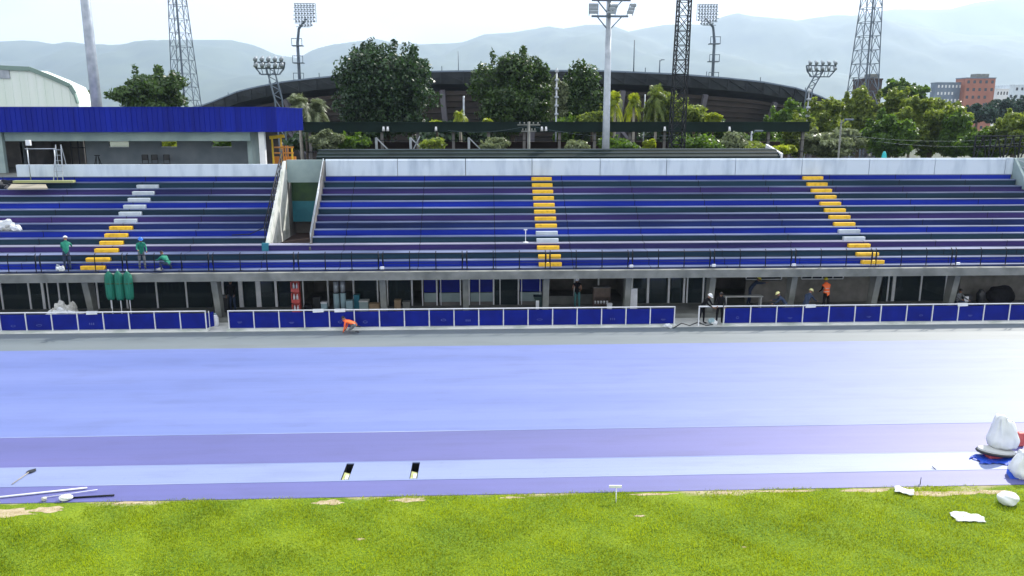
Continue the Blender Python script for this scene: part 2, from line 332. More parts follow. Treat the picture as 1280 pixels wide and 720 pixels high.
for xp in PITS + [None]:
    s.box(edge, xp - .12 if xp is not None else 70, 22.5, 23.84, -.02, .016)
    if xp is not None: s.box(xp - .12, xp + .12, 22.5, 22.58, -.02, .016); s.box(xp - .12, xp + .12, 23.76, 23.84, -.02, .016); edge = xp + .12
struct('track_second_lane', s, M['trackp'])
for xp, lab in zip(PITS, ('narrow open drain pit in the pale lane, the one nearer the spade', 'narrow open drain pit in the pale lane, the one nearer the white squeegee')):
    o = thing('drain_pit', lab, 'pit', (xp, 23.17, -.3), 'open pits in the pale lane')
    s = MB(); s.box(xp - .15, xp - .12, 22.55, 23.79, -.3, .01); s.box(xp + .12, xp + .15, 22.55, 23.79, -.3, .01); s.box(xp - .12, xp + .12, 23.76, 23.79, -.3, -.021); s.box(xp - .12, xp + .12, 22.55, 22.58, -.3, -.021); s.build('pit_wall', M['blackp'], o)
    s = MB(); s.box(xp - .15, xp + .15, 22.55, 23.79, -.33, -.3); s.build('pit_floor', M['blackp'], o)  # floor coloured black to carry the shadow inside the pit
    s = MB(); s.add([(xp - .11, 22.6, -.03), (xp + .1, 22.6, -.05), (xp + .1, 23.12, -.05), (xp - .1, 23.2, -.03), (xp - .11, 22.6, -.05), (xp + .1, 22.6, -.07), (xp + .1, 23.12, -.07), (xp - .1, 23.2, -.05)], [(0, 1, 2, 3), (7, 6, 5, 4), (0, 4, 5, 1), (1, 5, 6, 2), (2, 6, 7, 3), (3, 7, 4, 0)]); s.build('lit_floor', M['ply'], o)  # olive sheet added to stand for the sunlit part of the pit floor
    s = MB(); s.box(xp - .02, xp + .07, 22.7, 23.0, -.045, -.02); s.build('cover_plate', M['signw'], o)
sheet('track_third_lane', 23.84, 26.32, .012, M['trackd'])
sheet('track', 26.32, 37.0, .016, M['track'])
sheet('apron', 37.0, 40.1, .008, M['apron'])
sheet('service_path', 40.1, 42.0, .012, M['concl'])
s = MB()
for yy in (22.5, 23.84, 26.32): s.box(-70, 70, yy - .015, yy + .02, .012, .0205)
struct('lane_line', s, M['line'])

# bare worn earth at the grass edge
BARE = []
for i_, (px_b, py_b, w_b, h_b) in enumerate(((8, 641, 1.5, .5), (60, 637, .9, .35), (160, 628.5, .9, .16), (412, 628, .8, .3), (512, 625, 1.0, .26), (640, 622, .7, .12), (815, 618, 1.3, .13), (905, 616, .8, .12), (985, 614, 1.8, .16), (1085, 613, 1.4, .22), (1175, 617, 2.0, .3), (1240, 615, 1.4, .25), (450, 674, .22, .12), (800, 645, .3, .1), (930, 684, .12, .06))):
    p_ = at(px_b, py_b, z=0); BARE.append((p_.x, p_.y, w_b / 2, h_b / 2))
ms_ = mat('bare_earth', (.3, .23, .13), .95, vs=6, col2=(.52, .44, .3), detail=9, bump=.5, bs=30, spec=.1)
for (cx_, cy_, a_, b_) in BARE:
    s = MB(); r_ = random.Random(cx_); n_ = 40; ph_ = [r_.uniform(0, 6) for _ in range(4)]
    rim = [(cx_ + a_ * math.cos(2 * math.pi * k / n_) * (1 + .22 * math.sin(3 * 2 * math.pi * k / n_ + ph_[0]) + .15 * math.sin(7 * 2 * math.pi * k / n_ + ph_[1]) + r_.uniform(-.08, .08)), min(21.455, cy_ + b_ * math.sin(2 * math.pi * k / n_) * (1 + .25 * math.sin(5 * 2 * math.pi * k / n_ + ph_[2]))), .004) for k in range(n_)]
    s.add([(cx_, min(21.44, cy_), .006)] + rim, [(0, 1 + k, 1 + (k + 1) % n_) for k in range(n_)]); struct('bare_soil', s, ms_)
# grass blades
rng = np.random.default_rng(5)
def hnoise(x, y, s):
    return (np.sin(x * 1.3 * s + 1.7 * np.sin(y * .9 * s)) + np.sin(y * 1.7 * s + 2.1 * np.sin(x * .7 * s + 1)) + np.sin((x + y) * 2.3 * s)) / 3
N = 210000
gx = rng.uniform(-15.5, 17.5, N); gy = 16.0 + 5.5 * rng.uniform(0, 1, N); gy = np.where(gy > 21.42, gy + .06 * hnoise(gx, gy, 3.1), gy)
keep = rng.uniform(0, 1, N) < np.clip(.85 + .35 * hnoise(gx, gy, 1.1) - 1.1 * np.clip((gy - 20.6) / .85, 0, 1) * np.clip(.35 + 1.1 * hnoise(gx, gy * .5, .9), 0, 1) - .8 * np.clip((gy - 20.3) / .6, 0, 1) * (gx < -11.2), .06, 1)
for (cx_, cy_, a_, b_) in BARE: keep &= (((gx - cx_) / a_) ** 2 + ((gy - cy_) / b_) ** 2 + .5 * hnoise(gx, gy, 5) > .8) | (rng.uniform(0, 1, N) < .35)
gx = gx[keep]; gy = gy[keep]; n = len(gx)
hh = rng.uniform(.02, .07, n) * (1 + .5 * hnoise(gx, gy, 2.3)); ang = rng.uniform(0, 2 * np.pi, n); ln = rng.uniform(.0, .05, n); la = rng.uniform(0, 2 * np.pi, n); wd = rng.uniform(.006, .014, n)
vv = np.zeros((n, 3, 3), np.float32)
vv[:, 0] = np.stack([gx - wd * np.cos(ang), gy - wd * np.sin(ang), np.zeros(n)], 1)
vv[:, 1] = np.stack([gx + wd * np.cos(ang), gy + wd * np.sin(ang), np.zeros(n)], 1)
vv[:, 2] = np.stack([gx + ln * np.cos(la), gy + ln * np.sin(la), hh], 1)
def npmesh(name, v, k, mats, parent=None, idx=None):
    me = bpy.data.meshes.new(name); nv = len(v); nf = nv // k
    me.vertices.add(nv); me.vertices.foreach_set('co', v.astype(np.float32).ravel())
    me.loops.add(nv); me.loops.foreach_set('vertex_index', np.arange(nv, dtype=np.int32))
    me.polygons.add(nf); me.polygons.foreach_set('loop_start', np.arange(0, nv, k, dtype=np.int32))
    try: me.polygons.foreach_set('loop_total', np.full(nf, k, dtype=np.int32))
    except Exception: pass
    for m in (mats if isinstance(mats, (list, tuple)) else [mats]): me.materials.append(m)
    if idx is not None: me.polygons.foreach_set('material_index', idx.astype(np.int32))
    me.update(calc_edges=True); me.validate()
    o = bpy.data.objects.new(name, me); C.objects.link(o)
    if parent is not None: o.parent = parent
    return o
gmat = leafmat('grass_blade', (.05, .15, .012), (.38, .47, .015), .42, (.54, .62, .02), spec=.25, vs=.45)
gr = npmesh('grass', vv.reshape(-1, 3), 3, gmat); tag(gr, 'short bright green grass of the playing field', 'grass', kind='stuff')

# ------------------------------------------------------------------ hills
def hills(name, prof, D, depth, seed, m, rough):
    rs = np.random.default_rng(seed)
    pxs = np.arange(-700, 1990, 9.); xs = np.array([X(p, D, 700) for p in pxs])
    ys = np.interp(pxs, [a for a, _ in prof], [b for _, b in prof])
    top = np.array([Z(y, D, p) for p, y in zip(pxs, ys)])
    rows = 46; V = []; F_ = []
    ph = rs.uniform(0, 6, 12)
    for j in range(rows):
        v = j / (rows - 1) * 1.25
        yy = D - depth * (1 - v)
        e = v if v <= 1 else 1 - (v - 1) * 2
        e = max(0, e) ** 1.15 if v <= 1 else e
        for i, x in enumerate(xs):
            rid = 0
            for q in range(6):
                fr = .0009 * (1.7 ** q); rid += abs(math.sin(x * fr + ph[q] + 1.4 * math.sin(yy * fr * .6 + ph[q + 6]))) / (1.5 ** q)
            rr = (rid - 1.6) * rough * (min(1, 4 * abs(1 - v))) * (.3 + e)
            V.append((x, yy, max(-2, top[i] * e + rr * (1 if v < 1 else 0) + (rid - 1.6) * rough * .06)))
    nx = len(xs)
    for j in range(rows - 1):
        for i in range(nx - 1): F_.append((j * nx + i, j * nx + i + 1, (j + 1) * nx + i + 1, (j + 1) * nx + i))
    mb = MB(); mb.add(V, F_, 0, True); return struct(name, mb, m)
hm = mat('forested_slope', (.02, .045, .02), .9, vs=.004, col2=(.07, .1, .045), detail=9)
near = [(-700, 60), (-300, 48), (-60, 50), (0, 53), (30, 51), (45, 52), (70, 56), (85, 52), (120, 57), (150, 58), (180, 57), (205, 51), (240, 50), (290, 50), (320, 57), (345, 68), (372, 72), (392, 61), (415, 55), (470, 49), (500, 56), (540, 57), (580, 53), (605, 43), (640, 41), (670, 36), (685, 33), (705, 36), (730, 31), (762, 31), (785, 39), (830, 31), (880, 30), (897, 22), (918, 16), (935, 20), (965, 23), (985, 28), (1010, 24), (1040, 19), (1060, 20), (1090, 26), (1120, 26), (1140, 31), (1165, 36), (1200, 42), (1240, 44), (1280, 45), (1500, 70), (1990, 90)]
far = [(-700, 90), (400, 95), (900, 60), (1000, 30), (1080, 16), (1110, 12), (1160, 12), (1180, 11), (1210, 3), (1235, 0), (1260, -3), (1300, -5), (1500, 10), (1990, 30)]
hills('hills', near, 8200, 3600, 3, hm, 150)
hills('far_hills', far, 11000, 2000, 9, hm, 190)

# ------------------------------------------------------------------ grandstand
NOS = [(49.0, 7.361)]
zz = 7.06; yy = 48.485
for k in range(1, 14):
    NOS.append((yy, zz)); yy -= .9 if k == 10 else .515; zz -= .345 if k < 13 else 0
NOS[11] = (NOS[11][0], 3.62); NOS[12] = (NOS[12][0], 3.27); NOS[13] = (NOS[13][0], 2.93)
GX0, GX1 = -11.8, -9.55                    # the entrance cut
SX0, SX1 = -46., 46.
STX = X(1264, 49, 7.5)                     # stair tower by the end of the top rows
stand = thing('grandstand', 'long concrete grandstand with blue, purple and teal painted tiers and yellow steps', 'grandstand', (0, 45, 0))
RC = ['blue', 'teal', 'purple', 'teal', 'blue', 'teal', 'purple', 'navy', 'blue', 'teal', 'purple', 'teal', 'blue', 'navy']
def tier(k, x0, x1):
    y, z = NOS[k]; yb = NOS[k - 1][0] if k else 49.05; zb = NOS[k + 1][1] if k < 13 else 2.8
    s = MB(); nb = .05
    # riser, rounded nosing overhanging by 2 cm, tread
    s.box(x0, x1, y, y + .12, zb - .02, z - nb, 0)
    s.box(x0, x1, y - .022, yb + .005, z - nb, z, 1)
    s.box(x0, x1, y + .12, yb + .1, zb - .3, z - nb - .001, 2)
    s.build('seat_tier', [M[RC[k]], M['walk'] if k == 10 else M['tread'], M['conc']], stand)
for k in range(14):
    if k <= 9:
        tier(k, SX0, GX0 - .121); tier(k, GX1 + .151, STX if k < 2 else SX1)
    else: tier(k, SX0, SX1)
# aisle steps
def aisle(xt, cols, wd=1.24, xbot=None):
    for k in range(0, 13):
        xc = xt + ((xbot if xbot is not None else xt) - xt) * k / 12
        c = cols[k]
        if c is None: continue
        y, z = NOS[k]; zt = NOS[k + 1][1]
        s = MB(); s.bbox(xc - wd / 2, xc + wd / 2, y - .27, y - .002, zt - .01, zt + .2, .02)
        s.build('aisle_step', M[c], stand)
aisle(3.78, ['yellow'] * 8 + ['step'] * 2 + ['yellow'] * 3)
aisle(20.7, ['yellow'] * 8 + ['step'] * 2 + ['yellow'] * 3, xbot=21.65)
aisle(-19.75, [None] + ['step'] * 6 + ['yellow'] * 6, xbot=-20.6)
# ledge beam over the gallery
zl = 2.4
s = MB(); s.box(SX0, SX1, 41.38, 41.75, zl, 2.83); s.build('front_beam', M['conc'], stand)
s = MB(); s.box(SX0, SX1, 41.75, 49, zl + .06, zl + .3); s.build('gallery_ceiling', M['concd'], stand)
s = MB(); s.box(SX0, SX1, 48.6, 49, -.1, zl + .06); s.build('gallery_back_wall', M['plaster'], stand)
s = MB(); s.box(SX0, SX1, 42.0, 48.6, -.1, .25); s.build('gallery_floor', M['conc'], stand)
s = MB(); s.box(SX0, GX0 - .2, 49.3, 49.5, -.1, 7.0); s.box(GX1 + .15, SX1, 49.3, 49.5, -.1, 7.0); s.build('rear_wall', M['conc'], stand)
# top white wall, in panels
PW = [407, 497, 582, 665, 750, 833, 919, 1002, 1086, 1168, 1256]
zt0, zt1 = 7.32, Z(198.5, 49.2, 640)
for a, b2 in zip(PW[:-1], PW[1:]):
    xa, xb = X(a, 49.1, 7.8), X(b2, 49.1, 7.8)
    s = MB(); s.box(xa + .02, xb - .02, 49.05, 49.3, zt0, zt1 - .12); s.prism([(49.03, zt1 - .12), (49.32, zt1 - .12), (49.24, zt1), (49.11, zt1)], 'x', xa + .02, xb - .02)
    s.build('parapet_panel', M['white'], stand)
xa, xb = X(1256, 49.1, 7.8), STX
s = MB(); s.box(xa + .02, xb + .1, 49.05, 49.35, zt0, zt1 + .0); s.build('parapet_panel', M['white'], stand)
# the lower terrace wall in front of the pavilion
z2 = Z(205.5, 49.2, 200)
s = MB(); s.box(X(21, 49.1, 7.8), GX0 - .28, 49.05, 49.3, zt0, z2); s.build('terrace_wall', M['white'], stand)
s = MB(); s.box(SX0, GX0 - .25, 49.301, 62, 7.001, 7.3); s.build('terrace_floor', M['conc'], stand)
# entrance cut: side walls with sloping tops, back wall with door
def sidewall(x0, x1, m, lift):
    poly = [(43.8, 3.3), (49.28, 3.3), (49.4, 7.361 + lift + .55)]
    top = [(49.0, 7.361 + lift + .55)] + [(y - .02, z + lift) for (y, z) in NOS[1:11]]
    top = [(49.0, 7.361 + .9)] + [(44.0, 3.96 + lift)] + [(43.8, 3.96 + lift - .2)]
    s = MB(); s.prism(poly[:2] + [(49.28, 7.361 + .9)] + top, 'x', x0, x1); s.build('entrance_side_wall', m, stand)
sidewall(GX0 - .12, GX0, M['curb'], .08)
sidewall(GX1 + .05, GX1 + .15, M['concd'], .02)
s = MB(); s.box(GX0, GX1, 43.9, 51, 3.4, 3.6); s.build('entrance_floor', M['rust'], stand)
s = MB(); s.box(GX0, GX1, 49.4, 49.7, Z(228, 49.4, 385), Z(200, 49.4, 385)); s.build('entrance_lintel', M['gwall'], stand)
s = MB(); s.box(GX0, GX1, 50.3, 50.4, Z(251, 50.3, 385), Z(222, 50.3, 385)); s.build('entrance_screen', M['dgreen'], stand)
s = MB(); s.box(GX0, GX1, 50.3, 50.38, Z(277, 50.3, 385), Z(251, 50.3, 385) - .01); s.build('entrance_gate', M['dteal'], stand)
s = MB(); s.box(GX0, GX1, 51, 51.1, 3.4, 7); s.box(GX0 - .1, GX0, 49.7, 51, 3.4, 7); s.box(GX1, GX1 + .1, 49.7, 51, 3.4, 7); s.build('entrance_recess', M['concd'], stand)
# a pale post with teal foot at the corner of the cut
s = MB(); s.box(GX0 - .28, GX0 + .08, 43.78, 43.95, 3.62, 4.05); s.build('entrance_newel', M['dteal'], stand)
# handrails by the cut
hr = thing('handrail', 'dark metal handrail climbing the bright wall of the stand entrance', 'handrail', (GX0 - .1, 44, 4))
s = MB()
for k in range(11):
    t_ = k / 10; y = 44 + 5 * t_; z = 4.28 + 3.95 * t_; s.tube([(GX0 - .12, y, z - .1), (GX0 - .12, y, z + .75)], .025, 6)
s.build('post', M['dmetal'], hr)
for dz, rr in ((.75, .035), (.4, .02), (.15, .02)):
    s = MB(); s.tube([(GX0 - .12, 44, 4.28 + dz), (GX0 - .12, 49, 8.23 + dz)], rr, 6); s.build('rail', M['dmetal'], hr)
s = MB(); s.tube([(GX0 - .12, 44, 4.9), (GX0 - .9, 43.9, 4.55), (GX0 - 1.9, 43.9, 4.5)], .03, 6); s.build('lower_rail', M['dmetal'], hr)
hr = thing('handrail', 'thin grey handrail on the opposite side of the stand entrance, beside the long white wall', 'handrail', (GX1 + .1, 44, 4))
for dz in (.5, .25):
    s = MB(); s.tube([(GX1 + .07, 44.2, 4.05 + dz), (GX1 + .07, 49, 7.9 + dz)], .03, 6); s.build('rail', M['gmetal'], hr)
for k in range(6):
    t_ = k / 5; s = MB(); s.tube([(GX1 + .07, 44.2 + 4.8 * t_, 4.0 + 3.85 * t_), (GX1 + .07, 44.2 + 4.8 * t_, 4.55 + 3.85 * t_)], .02, 6); s.build('post', M['gmetal'], hr)
# stair tower at the far end of the top rows
stw = thing('stair_enclosure', 'grey stair enclosure with diagonal rails at the far end of the white wall', 'stairwell', (STX + 2, 49, 7))
s = MB(); s.box(STX + .12, STX + 9, 49.0, 49.3, 6.3, 8.35); s.build('back_wall', M['gwall'], stw)
s = MB(); s.prism([(49, 6.5), (49, 8.35), (48.0, 7.3), (47.6, 6.5)], 'x', STX + .1, STX + .25); s.build('side_wall', M['gwall'], stw)
for d_ in (0, .35, .7):
    s = MB(); s.tube([(STX + .1, 48.8, 8.3 - d_), (STX + 4.5, 48.2, 6.3 - d_ + .2)], .025, 6); s.build('rail', M['gmetal'], stw)

# --- gallery: columns, glazing, rooms
CPX = [-100, 5 - 103 + 103, 107, 268, 372, 478, 582, 683, 786, 891, 993, 1098, 1196, 1305]
CPX = [-98, 4, 107, 268, 478, 582, 683, 786, 891, 993, 1098, 1196, 1300]
for c in CPX:
    if c == 4: continue
    x = X(c, 41.9, 2); wc = .16
    s = MB(); s.prism([(41.8, zl), (42.5, zl), (42.75, .25), (42.25, .25)], 'x', x - wc, x + wc); s.build('column', M['conc'], stand)
FY = 44.6
front = thing('gallery_front', 'row of dark glazed rooms with pale mullions under the stand', 'shopfront', (0, FY, .25))
def gx(px): return X(px, FY, 1.2)
def mull(px, wpx=2, z0=.25, z1=2.46, m='wmetal', Y=FY):
    x = X(px, Y, 1.2); h = wpx / 990 * Y / 2; s = MB(); s.box(x - h, x + h, Y - .05, Y + .05, z0, z1); s.build('mullion', M[m], front)
def glass(a, b2, z0=.25, z1=2.46):
    s = MB(); s.box(gx(a), gx(b2), FY - .01, FY + .01, z0, z1); s.build('glass_pane', M['glass'], front)
def wall(a, b2, m, z0=.25, z1=2.46, Y=FY, dY=.15, name='wall_panel'):
    s = MB(); s.box(gx(a), gx(b2), Y, Y + dY, z0, z1); s.build(name, M[m], front)
def zp(py): return Z(py, FY, 600)
glass(-180, 108)
for p, w_ in ((-60, 2), (-20, 2), (2, 2), (37, 2), (54, 3.2), (60, 1.5), (74, 1.8), (86, 1.8)): mull(p, w_)
glass(112, 264)
for p, w_ in ((122, 2), (138, 2), (158, 2), (196, 2), (233, 2), (150, 1.2)): mull(p, w_)
for a, b2 in ((276, 300), (304, 320), (326, 344), (348, 366)): glass(a, b2)
for p, w_ in ((279, 2.5), (301, 5), (323, 6), (345, 3)): mull(p, w_)
for p, w_ in ((379, 1.5), (410, 2), (442, 2), (472, 1.5), (484, 2), (515, 2)): mull(p, w_)
for a, b2 in ((444, 472), (486, 513)): glass(a, b2)
# bays with blue upper lights and pale aprons
for a, b2 in ((530, 545), (549, 575), (588, 599), (600, 616), (650, 677)):
    wall(a, b2, 'pblue', zp(365), 2.46, name='blue_upper_panel'); wall(a, b2, 'gwall', zp(377), zp(366), name='pale_apron'); wall(a, b2, 'concd', .25, zp(377) - .01, name='dark_plinth')
for p, w_ in ((528, 1.5), (546, 1.8), (551, 1), (575.5, 1.5), (586.5, 1.5), (599.5, 1.2), (617, 1.8), (625, 1), (648, 1.8), (652, 1), (675, 1), (679, 1.8)): mull(p, w_)
glass(617, 648); wall(617, 648, 'concd', .25, zp(370), Y=FY + .02, name='dark_plinth')
wall(684, 720, 'conc', .25, zp(371), name='low_wall'); wall(720, 742, 'conc', .25, zp(369), name='low_wall')
for p, w_ in ((718, 1.8), (748, 1.8), (781, 1.5)): mull(p, w_, zp(371) if p < 760 else .25)
for a, b2 in ((792, 808), (813, 834), (839, 853), (860, 887)): glass(a, b2)
for p, w_ in ((790, 1.5), (810, 3), (836, 2.5), (855, 2.5), (859, 1.8), (879, 2)): mull(p, w_)
wall(786, 900, 'conc', -.1, .27, Y=FY - .2, dY=.18, name='plinth')
wall(932, 993, 'plaster', .25, zp(354), name='block_wall'); wall(977, 993, 'plaster', zp(354), 2.46, name='block_wall')
wall(993, 1098, 'plaster', .25, zp(353), name='block_wall'); wall(1053, 1098, 'plaster', zp(353), 2.46, name='block_wall'); wall(993, 1000, 'plaster', zp(353), 2.46, name='block_wall')
def hwin(a, b2, n):
    s = MB(); z0 = zp(352.5); z1 = zp(345)
    s.box(gx(a), gx(b2), FY - .04, FY + .04, z0, z0 + .05); s.box(gx(a), gx(b2), FY - .04, FY + .04, z1 - .05, z1)
    for i in range(n + 1):
        x = gx(a + (b2 - a) * i / n); s.box(x - .025, x + .025, FY - .039, FY + .039, z0 + .05, z1 - .05)
    f = s.build('window_frame', M['wmetal'], front)
    s = MB(); s.box(gx(a), gx(b2), FY - .008, FY + .008, z0, z1); s.build('glass_pane', M['glass'], f)
hwin(932, 976, 1); hwin(1001, 1053, 4)
glass(1103, 1182)
for p, w_ in ((1110, 1.8), (1117, 4), (1151, 2), (1182, 2)): mull(p, w_)
wall(1200, 1420, 'plaster', .25, 2.46, name='block_wall')
# partitions between the rooms
for c in (107, 268, 372, 478, 582, 683, 786, 891, 993, 1098, 1196):
    x = gx(c); s = MB(); s.box(x - .08, x + .08, FY + .2, 48.6, .25, 2.46); s.build('partition', M['plaster'], front)
# ceiling lights glinting in the glazed lobby
for p in (802, 822, 848):
    x = X(p, 45.5, 2.2); s = MB(); s.box(x - .55, x + .55, 45.3, 45.6, 2.25, 2.4); s.build('ceiling_tray', M['wmetal'], front)

# ------------------------------------------------------------------ guard rails on the front ledge
def guard_rail():
    o = thing('guard_rail', '-', 'guard rail', (0, 0, 0), 'guard rails along the front of the stand')
    L = 4.28
    for i in range(4):
        s = MB(); x = .06 + (L - .12) * i / 3
        s.tube([(x, .0, 0), (x, 0, .78), (x, .06, .9), (x, .14, .95)], .026, 6); s.box(x - .08, x + .08, -.08, .08, 0, .02); s.build('post', M['dmetal'], o)
    for z_, r_ in ((.86, .022), (.58, .012), (.32, .012)):
        s = MB(); s.tube([(0.0, .03 if z_ > .8 else 0, z_), (L, .03 if z_ > .8 else 0, z_)], r_, 6); s.build('rail', M['dmetal'], o)
    for sx in (.02, L - .02):
        s = MB(); s.tube([(sx, 0, .3), (sx, 0, .88)], .02, 6); s.build('end_bar', M['dmetal'], o)
    return o
gproto = guard_rail()
GL = {-5: 'above the pile of white sacks', -4: 'above the closed green parasols', -3: 'crossing in front of the crouching worker in green', -2: 'between the crouching worker in green and the stand entrance',
      -1: 'beneath the foot of the stand entrance', 0: 'above the shelves of rolls and boxes', 1: 'above the first blue and pale windows', 2: 'above the dark wheeled bin', 3: 'across the foot of the middle yellow steps',
      4: 'above the wooden cabinet and white board', 5: 'above the glazed lobby doors', 6: 'above the dark open bay', 7: 'above the worker in the orange vest', 8: 'across the foot of the yellow steps above the row end',
      9: 'above the teal glazing past the orange vest worker', 10: 'above the stained plaster wall at the row end'}
xb0 = X(477.5, 41.6, 3.3); xb1 = X(993.5, 41.6, 3.3); pitch = (xb1 - xb0) / 5
first = True
for i in range(-6, 11):
    if -5 - 1 <= i - 1:
        o = gproto if first else copy_tree(gproto); first = False
        o.location = (xb0 + pitch * (i - 1), 41.62, 2.93)
        o.scale = ((pitch - .14) / 4.28, 1, 1)
        o['label'] = 'black guard rail section ' + GL.get(i, 'at the outer end of the ledge')

# ------------------------------------------------------------------ track barriers with blue panels
BY = 40.3
bz1 = Z(386, BY, 570); bz0 = Z(409, BY, 570)
random.seed(4)
def barrier(px0, px1, label, n, seed, endx=None):
    r = random.Random(seed)
    x0 = X(px0, BY, .5); x1 = X(px1, BY, .5)
    o = thing('track_barrier', label, 'barrier', ((x0 + x1) / 2, BY, 0), 'blue panelled barriers along the track')
    s = MB(); s.box(x0 - .1, x1 + .1, BY - .12, BY + .14, 0, .12); s.build('kerb', M['curb'], o)
    s = MB(); s.tube([(x0 - .03, BY, bz1), (x1 + .03, BY, bz1)], .035, 8); s.build('top_rail', M['wmetal'], o)
    for i in range(n + 1):
        x = x0 + (x1 - x0) * i / n
        s = MB(); s.box(x - .022, x + .022, BY - .03, BY + .03, .12, bz1 - .03); s.build('post', M['wmetal'], o)
        if i < n:
            xn = x0 + (x1 - x0) * (i + 1) / n
            s = MB(); dz = r.uniform(-.012, .012); ty = r.uniform(-.012, .012)
            s.prism([(BY + .0 + ty, .15), (BY + .018 + ty, .15), (BY + .018, bz1 - .1 + dz), (BY + .0, bz1 - .1 + dz)], 'x', x + .035, xn - .035)
            p = s.build('panel', M['pblue'], o)
            if r.random() < .5:
                xc = (x + xn) / 2 + r.uniform(-.1, .1); zc = .42 + r.uniform(-.04, .06); kind = r.random(); q = MB(); ye = BY - .018
                if kind < .45:
                    a_, b_ = r.uniform(.08, .16), r.uniform(.04, .07); n_ = 18; vs_ = []; fs_ = []
                    for k in range(n_):
                        t_ = 2 * math.pi * k / n_
                        vs_ += [(xc + a_ * math.cos(t_), ye, zc + b_ * math.sin(t_)), (xc + a_ * .75 * math.cos(t_), ye, zc + b_ * .65 * math.sin(t_))]
                    for k in range(n_): k2 = (k + 1) % n_; fs_.append((2 * k, 2 * k2, 2 * k2 + 1, 2 * k + 1))
                    q.add(vs_, fs_)
                elif kind < .75: q.box(xc - .12, xc + .12, ye, ye + .004, zc, zc + .025); q.box(xc - .08, xc + .08, ye, ye + .004, zc - .05, zc - .03)
                else:
                    for d_ in (-.1, 0, .1): q.box(xc + d_ - .02, xc + d_ + .02, ye, ye + .004, zc - .05, zc + .06)
                q.build('emblem', M['emblem'], p, fix=False)
    return o
barrier(-130, 257.5, 'blue panelled track barrier running out of frame past the green parasols', 12, 1)
barrier(286, 843, 'longest blue panelled track barrier, between the two gaps', 18, 2)
barrier(905, 1420, 'blue panelled track barrier in front of the workers in yellow helmets', 16, 3)
# loose barrier end in the gap
o = thing('crowd_barrier', 'bare white barrier frame without its panel, in the gap beside two workers in black', 'barrier frame', (X(888, BY, 0), BY, 0))
xa, xb = X(873.5, BY, .5), X(903, BY, .5)
for x in (xa,): s = MB(); s.box(x - .03, x + .03, BY - .03, BY + .03, 0, bz1 - .04); s.build('post', M['wmetal'], o)
s = MB(); s.tube([(xa - .03, BY, bz1), (xb, BY, bz1)], .045, 8); s.build('top_rail', M['wmetal'], o)
o = thing('barrier_end', 'detached blue barrier panel leaning folded in the gap behind the bare frame', 'panel', (X(257, BY, 0), BY, 0))
xa = X(258.5, BY + .2, .5)
s = MB(); s.prism([(xa, BY + .1), (xa + .25, BY + .5), (xa + .28, BY + .48), (xa + .04, BY + .08)], 'z', .15, bz1 - .15); s.build('sheet', M['pblue'], o)
s = MB(); s.box(xa + .1, xa + .14, BY + .2, BY + .25, 0.02, bz1 - .05); s.build('post', M['wmetal'], o)
o['label'] = 'short end panel of blue sheet set edge-on beside the narrow gap in the barriers'
# ------------------------------------------------------------------ pavilion
PY = 53.0
px1 = X(345, PY, 10.5); pz0 = Z(165, PY, 300); pz1 = Z(133.6, PY, 300)
pav = thing('pavilion', 'grey pavilion with a deep blue metal roof on the terrace of the stand', 'pavilion', (-25, 56, 7.3))
px0 = -62
s = MB()
s.box(px0, px1, PY, 61, pz0, pz1 - .05)
x = px0
while x < px1 - .1: s.box(x, x + .06, PY - .03, PY + .001, pz0, pz1 - .06); x += .33
y = PY + .1
while y < 61: s.box(px1 - .001, px1 + .03, y, y + .06, pz0, pz1 - .06); y += .33
s.box(px0, px1 + .05, PY - .05, 61.05, pz1 - .05, pz1)
s.build('roof', M['rblue'], pav)
s = MB(); s.box(X(10, 54, 9.5), X(315, 54, 9.5), 53.6, 54.0, Z(176, 54, 200), pz0 - .003); s.build('roof_beam', M['gwall'], pav)
WY = 56.5
def wx(p): return X(p, WY, 8.5)
def wz(p): return Z(p, WY, 200)
s = MB()
za, zb_ = 7.3, wz(175)
holes = [(89, 107, 177, 203), (137, 162, 176, 184), (202, 222, 176.5, 184), (265, 290, 176.5, 183.5)]
s.box(wx(107), wx(322), WY, WY + .2, za, wz(184))
s.box(wx(89), wx(322), WY, WY + .2, wz(176), pz0 - .005)
prev = 107
for a, b2, _, _ in holes[1:] + [(322, 0, 0, 0)]:
    s.box(wx(prev), wx(a), WY, WY + .2, wz(184), wz(176)); prev = b2
s.box(wx(26), wx(30), WY, WY + .2, za, pz0 - .005)
s.build('wall', M['rwall'], pav)
for a, b2, c, d in holes[1:]:
    s = MB(); s.box(wx(a), wx(b2), WY + .03, WY + .08, wz(176) - .05, wz(176)); s.box(wx(a), wx(b2), WY + .03, WY + .08, wz(184), wz(184) + .04)
    f = s.build('window_frame', M['wmetal'], pav)
s = MB()
for p in (89, 98, 107): s.box(wx(p) - .03, wx(p) + .03, WY, WY + .1, za, wz(176))
s.box(wx(89), wx(107), WY, WY + .09, wz(185), wz(185) + .06); s.build('window_frame', M['dmetal'], pav)
s = MB(); s.box(wx(-60), wx(70), 60.4, 60.6, za, pz0 - .01); s.box(wx(70), wx(87), 58.4, 58.6, za, pz0 - .01); s.box(wx(25), wx(25) + .2, WY, 60.4, za, pz0 - .01); s.build('inner_wall', M['concd'], pav)
s = MB(); s.box(wx(320), wx(325), 54.5, WY + .2, za, pz0 - .005); s.build('end_wall', M['gwall'], pav)
s = MB(); s.box(X(325.5, 53.6, 8.5), X(332.5, 53.6, 8.5), 53.4, 53.75, za, pz0 - .003); s.build('column', M['wmetal'], pav)
s = MB(); s.box(X(-30, 53.6, 8.5), X(7, 53.6, 8.5), 53.4, 53.7, za, pz0 - .003); s.build('corner_wall', M['gwall'], pav)
